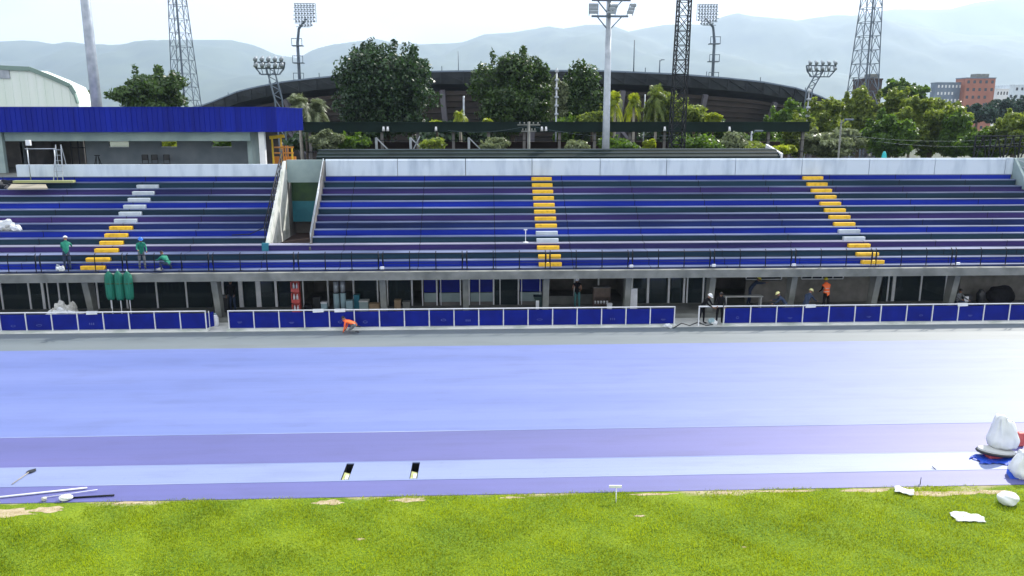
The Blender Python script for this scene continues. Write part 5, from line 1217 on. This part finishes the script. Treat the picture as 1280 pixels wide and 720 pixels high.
# pot/jug in the narrow gap
P = at(269, 394, Y=41.3); o = thing('water_jug', 'white plastic jug standing in the narrow gap between barriers', 'jug', (P.x, 41.3, .25))
s = MB(); s.lathe((P.x, 41.3, .25 - .238), [(.14, 0), (.16, .05), (.16, .45), (.1, .58), (.06, .62)], 14); s.build('body', M['signw'], o)
s = MB(); s.lathe((P.x, 41.3, .64), [(.06, 0), (.06, .07)], 10); s.build('cap', M['tubec'], o)
s = MB(); s.bbox(P.x - .35, P.x + .3, 41.1, 41.5, -.0, .012 + .0, .001); 
def crate(px, py, Y, w_, h_, d_, m, name, label, cat, z=.25, lid=None, dz=0):
    x = X(px, Y, 1); o = thing(name, label, cat, (x, Y, z)); s = MB(); s.bbox(x - w_ / 2, x + w_ / 2, Y - d_ / 2, Y + d_ / 2, z, z + h_, .015); s.build('body', M[m], o)
    s = MB(); s.bbox(x - w_ / 2 - .015, x + w_ / 2 + .015, Y - d_ / 2 - .015, Y + d_ / 2 + .015, z + h_ - .07, z + h_ + .01, .01); s.build('lid', M[lid or m], o); return o
# red and white crate tower
x = X(370, 43, 1.3); o = thing('crate_tower', 'tall red crate tower holding white bottles, in front of a gallery column', 'crate stack', (x, 43, .25))
for k in range(3):
    s = MB(); z0 = .25 + k * .62
    s.box(x - .22, x + .22, 42.8, 43.2, z0, z0 + .05); s.box(x - .22, x - .18, 42.8, 43.2, z0 + .05, z0 + .56); s.box(x + .18, x + .22, 42.8, 43.2, z0 + .05, z0 + .56); s.box(x - .18, x + .18, 43.1, 43.2, z0 + .05, z0 + .56); s.box(x - .18, x + .18, 42.8, 42.83, z0 + .05, z0 + .2); c = s.build('crate', M['red'], o)
    for d_ in (-.09, .09): s = MB(); s.lathe((x + d_, 42.93, z0 + .06), [(.06, 0), (.06, .28), (.025, .38), (.025, .42)], 10); s.build('bottle', M['signw'], c)
def roll(px, Y, h, r, label, m='tubec'):
    x = X(px, Y, 1); o = thing('upright_roll', label, 'roll', (x, Y, .25)); s = MB(); s.lathe((x, Y, .25), [(r, 0), (r, h * .62)], 16); s.build('wrapped_roll', M[m], o)
    s = MB(); s.lathe((x, Y, .25 + h * .62), [(r * .85, 0), (r * .85, h * .38)], 16); s.build('roll_end', M['gmetal'], o)
    s = MB(); s.lathe((x, Y, .25 + h * .6), [(r * 1.06, 0), (r * 1.06, .05)], 16); s.build('tie_band', M['dmetal'], o)
roll(420.5, 43.6, 1.65, .17, 'grey-blue wrapped roll standing upright, nearer the red crate tower'); roll(429, 43.6, 1.68, .16, 'grey-blue wrapped roll standing upright beside the stack of pale boxes')
crate(405, 380, 43.6, .32, .5, .35, 'tubec', 'plastic_tub', 'small pale tub on the floor before the two upright rolls', 'tub', lid='signw')
crate(437, 380, 43.5, .36, .6, .4, 'tubec', 'plastic_tub', 'pale blue tub just past the upright rolls', 'tub')
crate(446, 378, 43.8, .3, .85, .35, 'dteal', 'locker', 'narrow teal locker beside the pale blue tub', 'locker')
crate(455, 380, 43.5, .5, .6, .45, 'gwall', 'storage_box', 'grey-green storage box between the teal locker and cardboard box', 'box', lid='concl')
crate(468, 380, 43.3, .55, .45, .45, 'card', 'cardboard_box', 'flat cardboard box beside the gallery column', 'box')
crate(497, 380, 43.5, .35, .6, .4, 'card', 'cardboard_box', 'upright cardboard box in the bay before the first blue window', 'box')
crate(508, 380, 43.5, .4, .5, .4, 'conc', 'storage_box', 'grey box next to the upright cardboard box', 'box')
crate(385, 382, 43.4, .4, .4, .4, 'dmetal', 'tool_box', 'dark tool box just past the red crate tower', 'tool box')
crate(396, 378, 43.8, .42, .75, .4, 'blackp', 'tool_box', 'tall dark equipment case between the red tower and the pale tub', 'case')
crate(278, 380, 43.6, .7, .9, .5, 'blackp', 'equipment_case', 'large dark case in the doorway behind the narrow gap', 'case', lid='greyc')
# bin
Y = 42.9; x = X(676, Y, 1); o = thing('wheeled_bin', 'large dark green wheeled bin under the blue window', 'bin', (x, Y, .25))
s = MB(); s.prism([(x - .28, .32), (x + .28, .32), (x + .34, 1.05), (x - .34, 1.05)], 'y', Y - .32, Y + .32); s.build('body', M['binm'], o)
s = MB(); s.bbox(x - .4, x + .4, Y - .38, Y + .38, 1.05, 1.14, .03); s.build('lid', M['binm'], o)
for sg in (-1, 1): s = MB(); s.tube([(x + sg * .25, Y - .3, .34), (x + sg * .32, Y - .3, .34)], .09, 12); s.build('wheel', M['blackp'], o)
s = MB(); s.box(x - .3, x - .12, Y - .345, Y - .325, .45, .95); s.build('label_sticker', M['signw'], o)
# cabinet
Y = 43.2; x0, x1 = X(742, Y, 1), X(763, Y, 1); o = thing('cabinet', 'brown wooden cabinet with a shelf of white cups, beside the worker in black', 'cabinet', ((x0 + x1) / 2, Y, .25)); zt = Z(360, Y, 750)
s = MB(); s.box(x0, x1, Y, Y + .5, .95, zt); s.box(x0, x0 + .05, Y, Y + .5, .25, .95); s.box(x1 - .05, x1, Y, Y + .5, .25, .95); s.box(x0 + .05, x1 - .05, Y + .45, Y + .5, .25, .95); s.box(x0 + .05, x1 - .05, Y, Y + .45, .5, .55); s.build('carcass', M['brown'], o)
s = MB(); s.box(x0 - .02, x1 + .02, Y - .02, Y + .52, zt, zt + .04); s.build('top', M['concd'], o)
for k in range(5): s = MB(); s.lathe((x0 + .12 + k * .17, Y + .15, .555), [(.05, 0), (.06, .15), (.055, .16)], 10); s.build('cup', M['signw'], o)
crate(762, 380, 42.8, .26, .45, .25, 'signw', 'white_box', 'small white box at the foot of the wooden cabinet', 'box')
# white board
Y = 42.7; x0, x1 = X(781, Y, 1), X(797, Y, 1); zt = Z(361.5, Y, 790); o = thing('display_board', 'white rectangular board leaning before the glazed lobby', 'board', ((x0 + x1) / 2, Y, .25))
s = MB(); s.prism([(Y, .25), (Y + .04, .25), (Y + .16, zt), (Y + .12, zt)], 'x', x0, x1); s.build('sheet', M['signw'], o)
for sg in (x0 + .06, x1 - .06): s = MB(); s.obox((sg, Y + .6, .25), (sg, Y + .14, zt - .1), .04, .04); s.build('prop', M['gmetal'], o)
s = MB(); s.obox((x0 - .02, Y - .01, .25), (x0 - .02, Y + .11, zt), .03, .03); s.obox((x0, Y + .11, zt + .01), (x1, Y + .11, zt + .01), .03, .03); s.build('edge_trim', M['gmetal'], o)
# coffee machine / fans near plaster wall
crate(1209, 372, 42.8, .38, .75, .35, 'blackp', 'speaker_box', 'dark box with a pale screen beside the crouched person', 'box')
s = MB(); x = X(1209, 42.55, 1); s.bbox(x - .13, x + .13, 42.57, 42.62, .65, .95, .02); tag(s.build('white_sheet_notice', M['signw']), 'small pale sheet resting against the dark box', 'notice')
def lump(name, label, cat, px, Y, z, w_, d_, h_, m, seed, sh=1):
    r = random.Random(seed); x = X(px, Y, z + h_ / 2); bm = bmesh.new(); bmesh.ops.create_icosphere(bm, subdivisions=4, radius=1); ph = [r.uniform(0, 6) for _ in range(9)]
    for v in bm.verts:
        c = v.co.copy(); q = 1 + .10 * math.sin(3.1 * c.x + ph[0]) * math.sin(2.7 * c.y + ph[1]) + .06 * math.sin(7 * c.z + 4 * c.x + ph[2]) + .03 * math.sin(13 * c.y + 9 * c.x + ph[3])
        pz = abs(c.z) ** (.6 * sh) * (1 if c.z > 0 else -1)
        v.co = Vector((x + c.x * w_ / 2 * q, Y + c.y * d_ / 2 * q, max(z, z + h_ * .5 + pz * h_ * .5 * q)))
    bm.verts.index_update(); s = MB(); s.add([v.co[:] for v in bm.verts], [[v.index for v in f.verts] for f in bm.faces], 0, True); bm.free(); return s.build(name, m), x
o, _ = lump('covered_equipment', '-', 'x', 1250, 43.2, .25, 1.6, .8, 1.15, M['black'], 5); tag(o, 'dark covered mound against the stained plaster wall', 'equipment')
o, _ = lump('backpack', '-', 'x', 1226, 43.2, .25, .5, .4, .95, M['blackp'], 6); tag(o, 'dark upright bag between the screened box and the covered mound', 'bag')
s = MB(); a = at(905, 378, Y=43); b2 = at(953, 378, Y=43); s.bbox(a.x, b2.x, 42.9, 43.3, .95, 1.0, .01)
for x_ in (a.x + .1, b2.x - .1): s.box(x_ - .03, x_ + .03, 42.95, 43.25, .25, .95)
tag(s.build('work_bench', M['concl']), 'pale work bench at the sill of the dark open bay', 'bench')
heap('sack', 'small white sacks lying against the barrier end beside the wide gap', 'sacks', 836, 412, 39.95, .45, .45, .4, [M['sack']], 31, 3, .008)
heap('sack', 'pale blue and dark padding hung between the bare frame and the next barrier', 'padding', 890, 408, 40.5, .45, .4, .25, [M['tubec'], M['navyc'], M['sack']], 33, 6, .012)
s = MB(); pts = [at(842, 410, z=.03), at(852, 404, z=.03), at(862, 407, z=.03), at(872, 403, z=.03), at(883, 407, z=.03), at(896, 405, z=.03)]; s.tube(pts, .025, 6); tag(s.build('hose', M['dmetal']), 'dark hose lying across the wide gap between barriers', 'hose')
for i, (p, lab) in enumerate(((115, 'crumpled white paper lying on the top rail by the white sacks'), (398, 'white cloth hanging over the barrier rail below the tubs'), (425, 'white paper laid over the barrier rail below the upright rolls'), (1013, 'white cloth over the rail before the stooping workers'), (1203, 'white cloth over the rail before the crouched person'))):
    x = X(p, BY, 1); wd = .28; s = MB(); s.add([(x - wd, BY - .05, bz1 - .12), (x + wd, BY - .05, bz1 - .1), (x + wd, BY - .03, bz1 + .05), (x - wd, BY - .03, bz1 + .055), (x + wd, BY + .05, bz1 + .052), (x - wd, BY + .05, bz1 + .048), (x + wd * .8, BY + .06, bz1 - .1), (x - wd * .8, BY + .06, bz1 - .09)], [(0, 1, 2, 3), (3, 2, 4, 5), (5, 4, 6, 7)])
    tag(s.build('draped_cloth', M['sack'], fix=False), lab, 'cloth')
# ------------------------------------------------------------------ on the track and grass
def G(px, py, z=.016): return at(px, py, z=z)
# bulk bags on tarpaulin
P = G(1252, 577); o = thing('tarpaulin', 'crumpled bright blue tarpaulin spread under the white bulk bag', 'tarpaulin', (P.x, P.y, .016))
r = random.Random(4); s = MB(); nx, ny = 26, 12; vs_ = []; fs_ = []
for j in range(ny + 1):
    for i in range(nx + 1):
        u, v = i / nx * 2 - 1, j / ny * 2 - 1; edge = max(abs(u), abs(v))
        x = P.x - .1 + u * .68 * (1 + .08 * math.sin(5 * v + 1)); y = P.y + .15 + v * .42 * (1 + .15 * math.sin(6 * u)) * (1 - .35 * max(0, -u)); z = .02 + .045 * abs(math.sin(9 * u + 4 * v)) * edge + .1 * max(0, u) * abs(math.sin(4 * v + 2 * u))
        vs_.append((x, y, z))
for j in range(ny):
    for i in range(nx): k = j * (nx + 1) + i; fs_.append((k, k + 1, k + nx + 2, k + nx + 1))
s.add(vs_, fs_, 0, True); s.build('sheet', M['btarp'], o)
s = MB(); s.tube([(P.x - .7, P.y + .25, .03), (P.x - .8, P.y + .3, .05), (P.x - .92, P.y + .22, .03)], [.05, .035, .02], 6); s.build('twisted_corner', M['btarp'], o)
Pb = G(1250, 574); o = thing('pallet', 'tilted wooden pallet board with a dark rim under the white bulk bag', 'pallet', (Pb.x, Pb.y, .06))
s = MB(); n_ = 18; top = []; 
s.add([(Pb.x + .62 * math.cos(2 * math.pi * k / n_), Pb.y + .22 + .34 * math.sin(2 * math.pi * k / n_), .2 - .07 * math.cos(2 * math.pi * k / n_) ) for k in range(n_)] + [(Pb.x + .6 * math.cos(2 * math.pi * k / n_), Pb.y + .22 + .32 * math.sin(2 * math.pi * k / n_), .26 - .07 * math.cos(2 * math.pi * k / n_)) for k in range(n_)],
      [tuple(range(n_)), tuple(range(n_, 2 * n_))] + [(k, (k + 1) % n_, n_ + (k + 1) % n_, n_ + k) for k in range(n_)]); s.build('deck', M['concl'], o)
s = MB(); s.tube([(Pb.x + .63 * math.cos(2 * math.pi * k / n_), Pb.y + .22 + .35 * math.sin(2 * math.pi * k / n_), .17 - .07 * math.cos(2 * math.pi * k / n_)) for k in range(n_ + 1)], .045, 6); s.build('rim', M['blackp'], o)
s = MB(); s.bbox(Pb.x - .35, Pb.x + .35, Pb.y + .0, Pb.y + .4, .03, .14, .02); s.build('bearer', M['red'], o)
def bulk_bag(px, py, w_, h_, d_, label, seed, z=.016, tilt=.0):
    P = G(px, py); r = random.Random(seed); o = thing('bulk_bag', label, 'bulk bag', (P.x, P.y + d_ / 2, z)); ph = [r.uniform(0, 6) for _ in range(6)]
    bm = bmesh.new(); bmesh.ops.create_cube(bm, size=1); bmesh.ops.subdivide_edges(bm, edges=bm.edges[:], cuts=11, use_grid_fill=True)
    for v in bm.verts:
        c = v.co * 2; k = (1 - .24 * (c.x * c.y) ** 2); bul = 1 + .1 * (1 - c.z * c.z); wr = .022 * math.sin(5 * c.x + 2 * c.z + ph[0]) + .014 * math.sin(11 * (c.x + c.y) + 1.5 * c.z + ph[1]) + .008 * math.sin(19 * (c.x - c.y) + ph[2])
        zz_ = (c.z + 1) / 2; k *= 1 - .3 * zz_ ** 2; bul *= 1 + .12 * math.exp(-((zz_ - .25) / .2) ** 2); wr += .03 * (abs(math.sin(4.2 * c.x + 3 * zz_ + ph[5])) - .5) + .022 * (abs(math.sin(5 * zz_ + 3 * c.y + 2 * c.x)) - .5); top_ = .16 * math.exp(-((c.x + .5) / .45) ** 2) + .07 * math.sin(1.6 * c.x + ph[3]) + .05 * math.sin(3 * c.y + ph[4]) + .16 * (1 - (c.x * c.x + c.y * c.y) / 2) - .06
        v.co = Vector((P.x + c.x * w_ / 2 * k * bul * (1 - .1 * zz_) + wr * w_ + tilt * zz_, P.y + d_ / 2 + c.y * d_ / 2 * k * bul + wr * d_, z + h_ * zz_ + top_ * h_ * max(0, (zz_ - .6) / .4)))
    bm.verts.index_update(); s = MB(); s.add([v.co[:] for v in bm.verts], [[v.index for v in f.verts] for f in bm.faces], 0, True); bm.free(); s.build('sack', M['sack'], o)
    for sx in (-1, 1):
        for sy in (-1, 1):
            x = P.x + sx * w_ * .2 + tilt; y = P.y + d_ / 2 + sy * d_ * .2; s = MB(); s.tube([(x, y, z + h_ * .85), (x + sx * .03, y, z + h_ * 1.04), (x - sx * .05, y, z + h_ * 1.05), (x - sx * .08, y, z + h_ * .85)], .016, 6); s.build('lifting_loop', M['sack'], o)
    return o, P
bulk_bag(1259, 571, .85, .88, .6, 'slumped white bulk bag standing on the pallet and blue tarpaulin', 3, .27, -.06)
bulk_bag(1288, 600, .8, .7, .6, 'white bulk bag cut by the picture edge beside the blue tarpaulin', 5)
s = MB(); P = G(1270, 598); s.add([(P.x - .2, P.y - .02, .02), (P.x + .6, P.y - .1, .02), (P.x + .6, P.y + .2, .1), (P.x + .1, P.y + .15, .12), (P.x - .16, P.y + .22, .24), (P.x - .26, P.y + .1, .16)], [(0, 1, 2, 3), (0, 3, 4, 5)], 0); tag(s.build('tarpaulin_scrap', M['btarp'], fix=False), 'small dark blue tarpaulin flap under the bag cut by the picture edge', 'tarpaulin')
P = G(1279, 563); s = MB(); s.bbox(P.x, P.x + .25, P.y + .3, P.y + .5, .016, .5, .04); tag(s.build('red_container', M['red']), 'red container between the two white bulk bags', 'container')
# things on the grass
def flat_sheet(px, py, w_, d_, rot, label, seed, h=.07, name='white_sheet', cat='sheet', m='sack'):
    P = G(px, py, 0); r = random.Random(seed); n_ = 12; vs_ = []; ph = [r.uniform(0, 6) for _ in range(4)]
    for j in range(n_ + 1):
        for i in range(n_ + 1):
            u, v = i / n_ * 2 - 1, j / n_ * 2 - 1; uu = u * w_ / 2 * (1 + .06 * math.sin(4 * v + ph[0])); vv_ = v * d_ / 2 * (1 + .08 * math.sin(3 * u + ph[1]))
            vs_.append((P.x + uu * math.cos(rot) - vv_ * math.sin(rot), P.y + uu * math.sin(rot) + vv_ * math.cos(rot), .025 + h * (.5 + .5 * math.sin(3 * u + ph[2]) * math.cos(2.5 * v + ph[3])) + .012 * math.sin(9 * u + 7 * v)))
    s = MB(); s.add(vs_, [(j * (n_ + 1) + i, j * (n_ + 1) + i + 1, (j + 1) * (n_ + 1) + i + 1, (j + 1) * (n_ + 1) + i) for j in range(n_) for i in range(n_)], 0, True)
    o = s.build(name, M[m]); md = o.modifiers.new('Solid', 'SOLIDIFY'); md.thickness = .02; return tag(o, label, cat)
flat_sheet(1130, 616, .5, .36, -.5, 'small white sheet on the grass edge, nearest the upright stick', 2)
flat_sheet(1209, 648, .8, .48, -.15, 'largest white sheet lying flat on the grass', 3, .05)
o, _ = lump('white_bag', '-', 'x', 1260, G(1260, 632, 0).y + .1, 0.0, .56, .5, .34, M['sack'], 12); tag(o, 'rounded white bag casting a shadow on the grass', 'bag')
P = G(1150, 606, 0); s = MB(); s.tube([(P.x, P.y, 0), (P.x + .01, P.y, .24)], [.014, .01], 6); tag(s.build('upright_stick', M['dmetal']), 'thin dark stick standing upright at the grass edge', 'stick')
P = G(1170, 587); s = MB(); s.obox(P, P + Vector((-.06, .12, .05)), .02, .02); tag(s.build('small_peg', M['dmetal']), 'tiny dark peg lying on the pale lane before the bulk bags', 'peg')
# T-shaped white tool standing at the grass edge
P = G(770, 628, 0); o = thing('white_squeegee', 'white T-shaped squeegee standing at the grass edge', 'squeegee', P)
s = MB(); s.tube([P, P + Vector((.02, .12, .42))], .016, 8); s.build('handle', M['signw'], o)
s = MB(); s.obox(P + Vector((-.19, .12, .44)), P + Vector((.17, .12, .43)), .05, .07); s.build('blade', M['signw'], o)
# spade
P, Q = G(15, 606), G(36, 592); o = thing('spade', 'dark-bladed spade with thin handle lying on the pale lane', 'spade', P)
s = MB(); s.tube([P + Vector((0, 0, .02)), Q + Vector((0, 0, .04))], .014, 6); s.build('handle', M['wood'], o)
d = (Q - P).normalized(); n_ = Vector((-d.y, d.x, 0)); s = MB(); b0 = Q; s.add([b0 + n_ * .09 + Vector((0, 0, .05)), b0 - n_ * .09 + Vector((0, 0, .05)), b0 - n_ * .12 + d * .18 + Vector((0, 0, .03)), b0 + d * .34 + Vector((0, 0, .02)), b0 + n_ * .12 + d * .18 + Vector((0, 0, .03))], [(0, 1, 2, 3, 4)]); bl = s.build('blade', M['blackp'], o, fix=False); md = bl.modifiers.new('Solid', 'SOLIDIFY'); md.thickness = .012
# pipes, sack and floats at the grass corner
s = MB(); s.tube([G(-60, 629) + Vector((0, 0, .03)), G(109, 611) + Vector((0, 0, .03))], .03, 8); tag(s.build('plastic_pipe', M['signw']), 'long white pipe lying slanted across the dark lane', 'pipe')
s = MB(); s.tube([G(52, 623) + Vector((0, 0, .02)), G(122, 614) + Vector((0, 0, .05))], .012, 6); tag(s.build('thin_rod', M['signw']), 'thin white rod lying behind the small white bag', 'rod')
s = MB(); s.tube([G(88, 623) + Vector((0, 0, .02)), G(143, 620) + Vector((0, 0, .03))], .025, 6); tag(s.build('dark_rod', M['dmetal']), 'dark rod lying beside the small white bag at the grass edge', 'rod')
o, _ = lump('small_bag', '-', 'x', 82, G(82, 625).y, .012, .36, .24, .15, M['sack'], 15); tag(o, 'small white bag lying among the rods at the grass edge', 'bag')
o, _ = lump('paint_cup', '-', 'x', 55, G(55, 626).y, .012, .14, .14, .12, M['grime'], 16); tag(o, 'tiny cream cup on the dark lane beside the small white bag', 'cup')
heap('bucket_and_tools', 'pale bucket and tools behind the guard rail beside the bending worker in green', 'tools', 75, 336, 41.95, .4, .45, .3, [M['gmetal'], M['sack']], 50, 4, NOS[13][1])
heap('cement_bag', 'small grey cement bag on the ledge beside the crouching worker in green', 'bag', 197, 336, 41.85, .5, .25, .3, [M['grime']], 51, 2, NOS[13][1])
for px, lab in ((478, 'above the column past the rolls'), (789, 'above the column by the white board'), (892, 'above the column by the wide gap'), (992, 'above the column between the stooping workers'), (1197, 'above the column past the teal glazing')):
    x = X(px, 41.5, 2.95); o = thing('spot_lamp', 'small white floodlight on the ledge ' + lab, 'lamp', (x, 41.5, 2.93), 'small floodlights on the stand ledge')
    s = MB(); s.bbox(x - .1, x + .1, 41.43, 41.52, 2.98, 3.12, .02); s.build('housing', M['signw'], o); s = MB(); s.box(x - .02, x + .02, 41.5, 41.54, 2.93, 3.0); s.build('bracket', M['dmetal'], o)

# ------------------------------------------------------------------ air
hz = MB(); hz.box(-13000, 13000, -400, 13000, -1.5, 2250); ho = hz.build('haze', [bpy.data.materials.new('haze_air')]); ho['kind'] = 'stuff'; ho['label'] = 'pale blue haze in the air over the valley'; ho['category'] = 'haze'
hmn = ho.data.materials[0]; hmn.use_nodes = True; t = hmn.node_tree; t.nodes.clear(); oo = t.nodes.new('ShaderNodeOutputMaterial'); pv = t.nodes.new('ShaderNodeVolumePrincipled')
pv.inputs['Color'].default_value = (.66, .8, 1, 1); pv.inputs['Density'].default_value = 1.05e-4; pv.inputs['Anisotropy'].default_value = .35
t.links.new(pv.outputs[0], oo.inputs['Volume'])
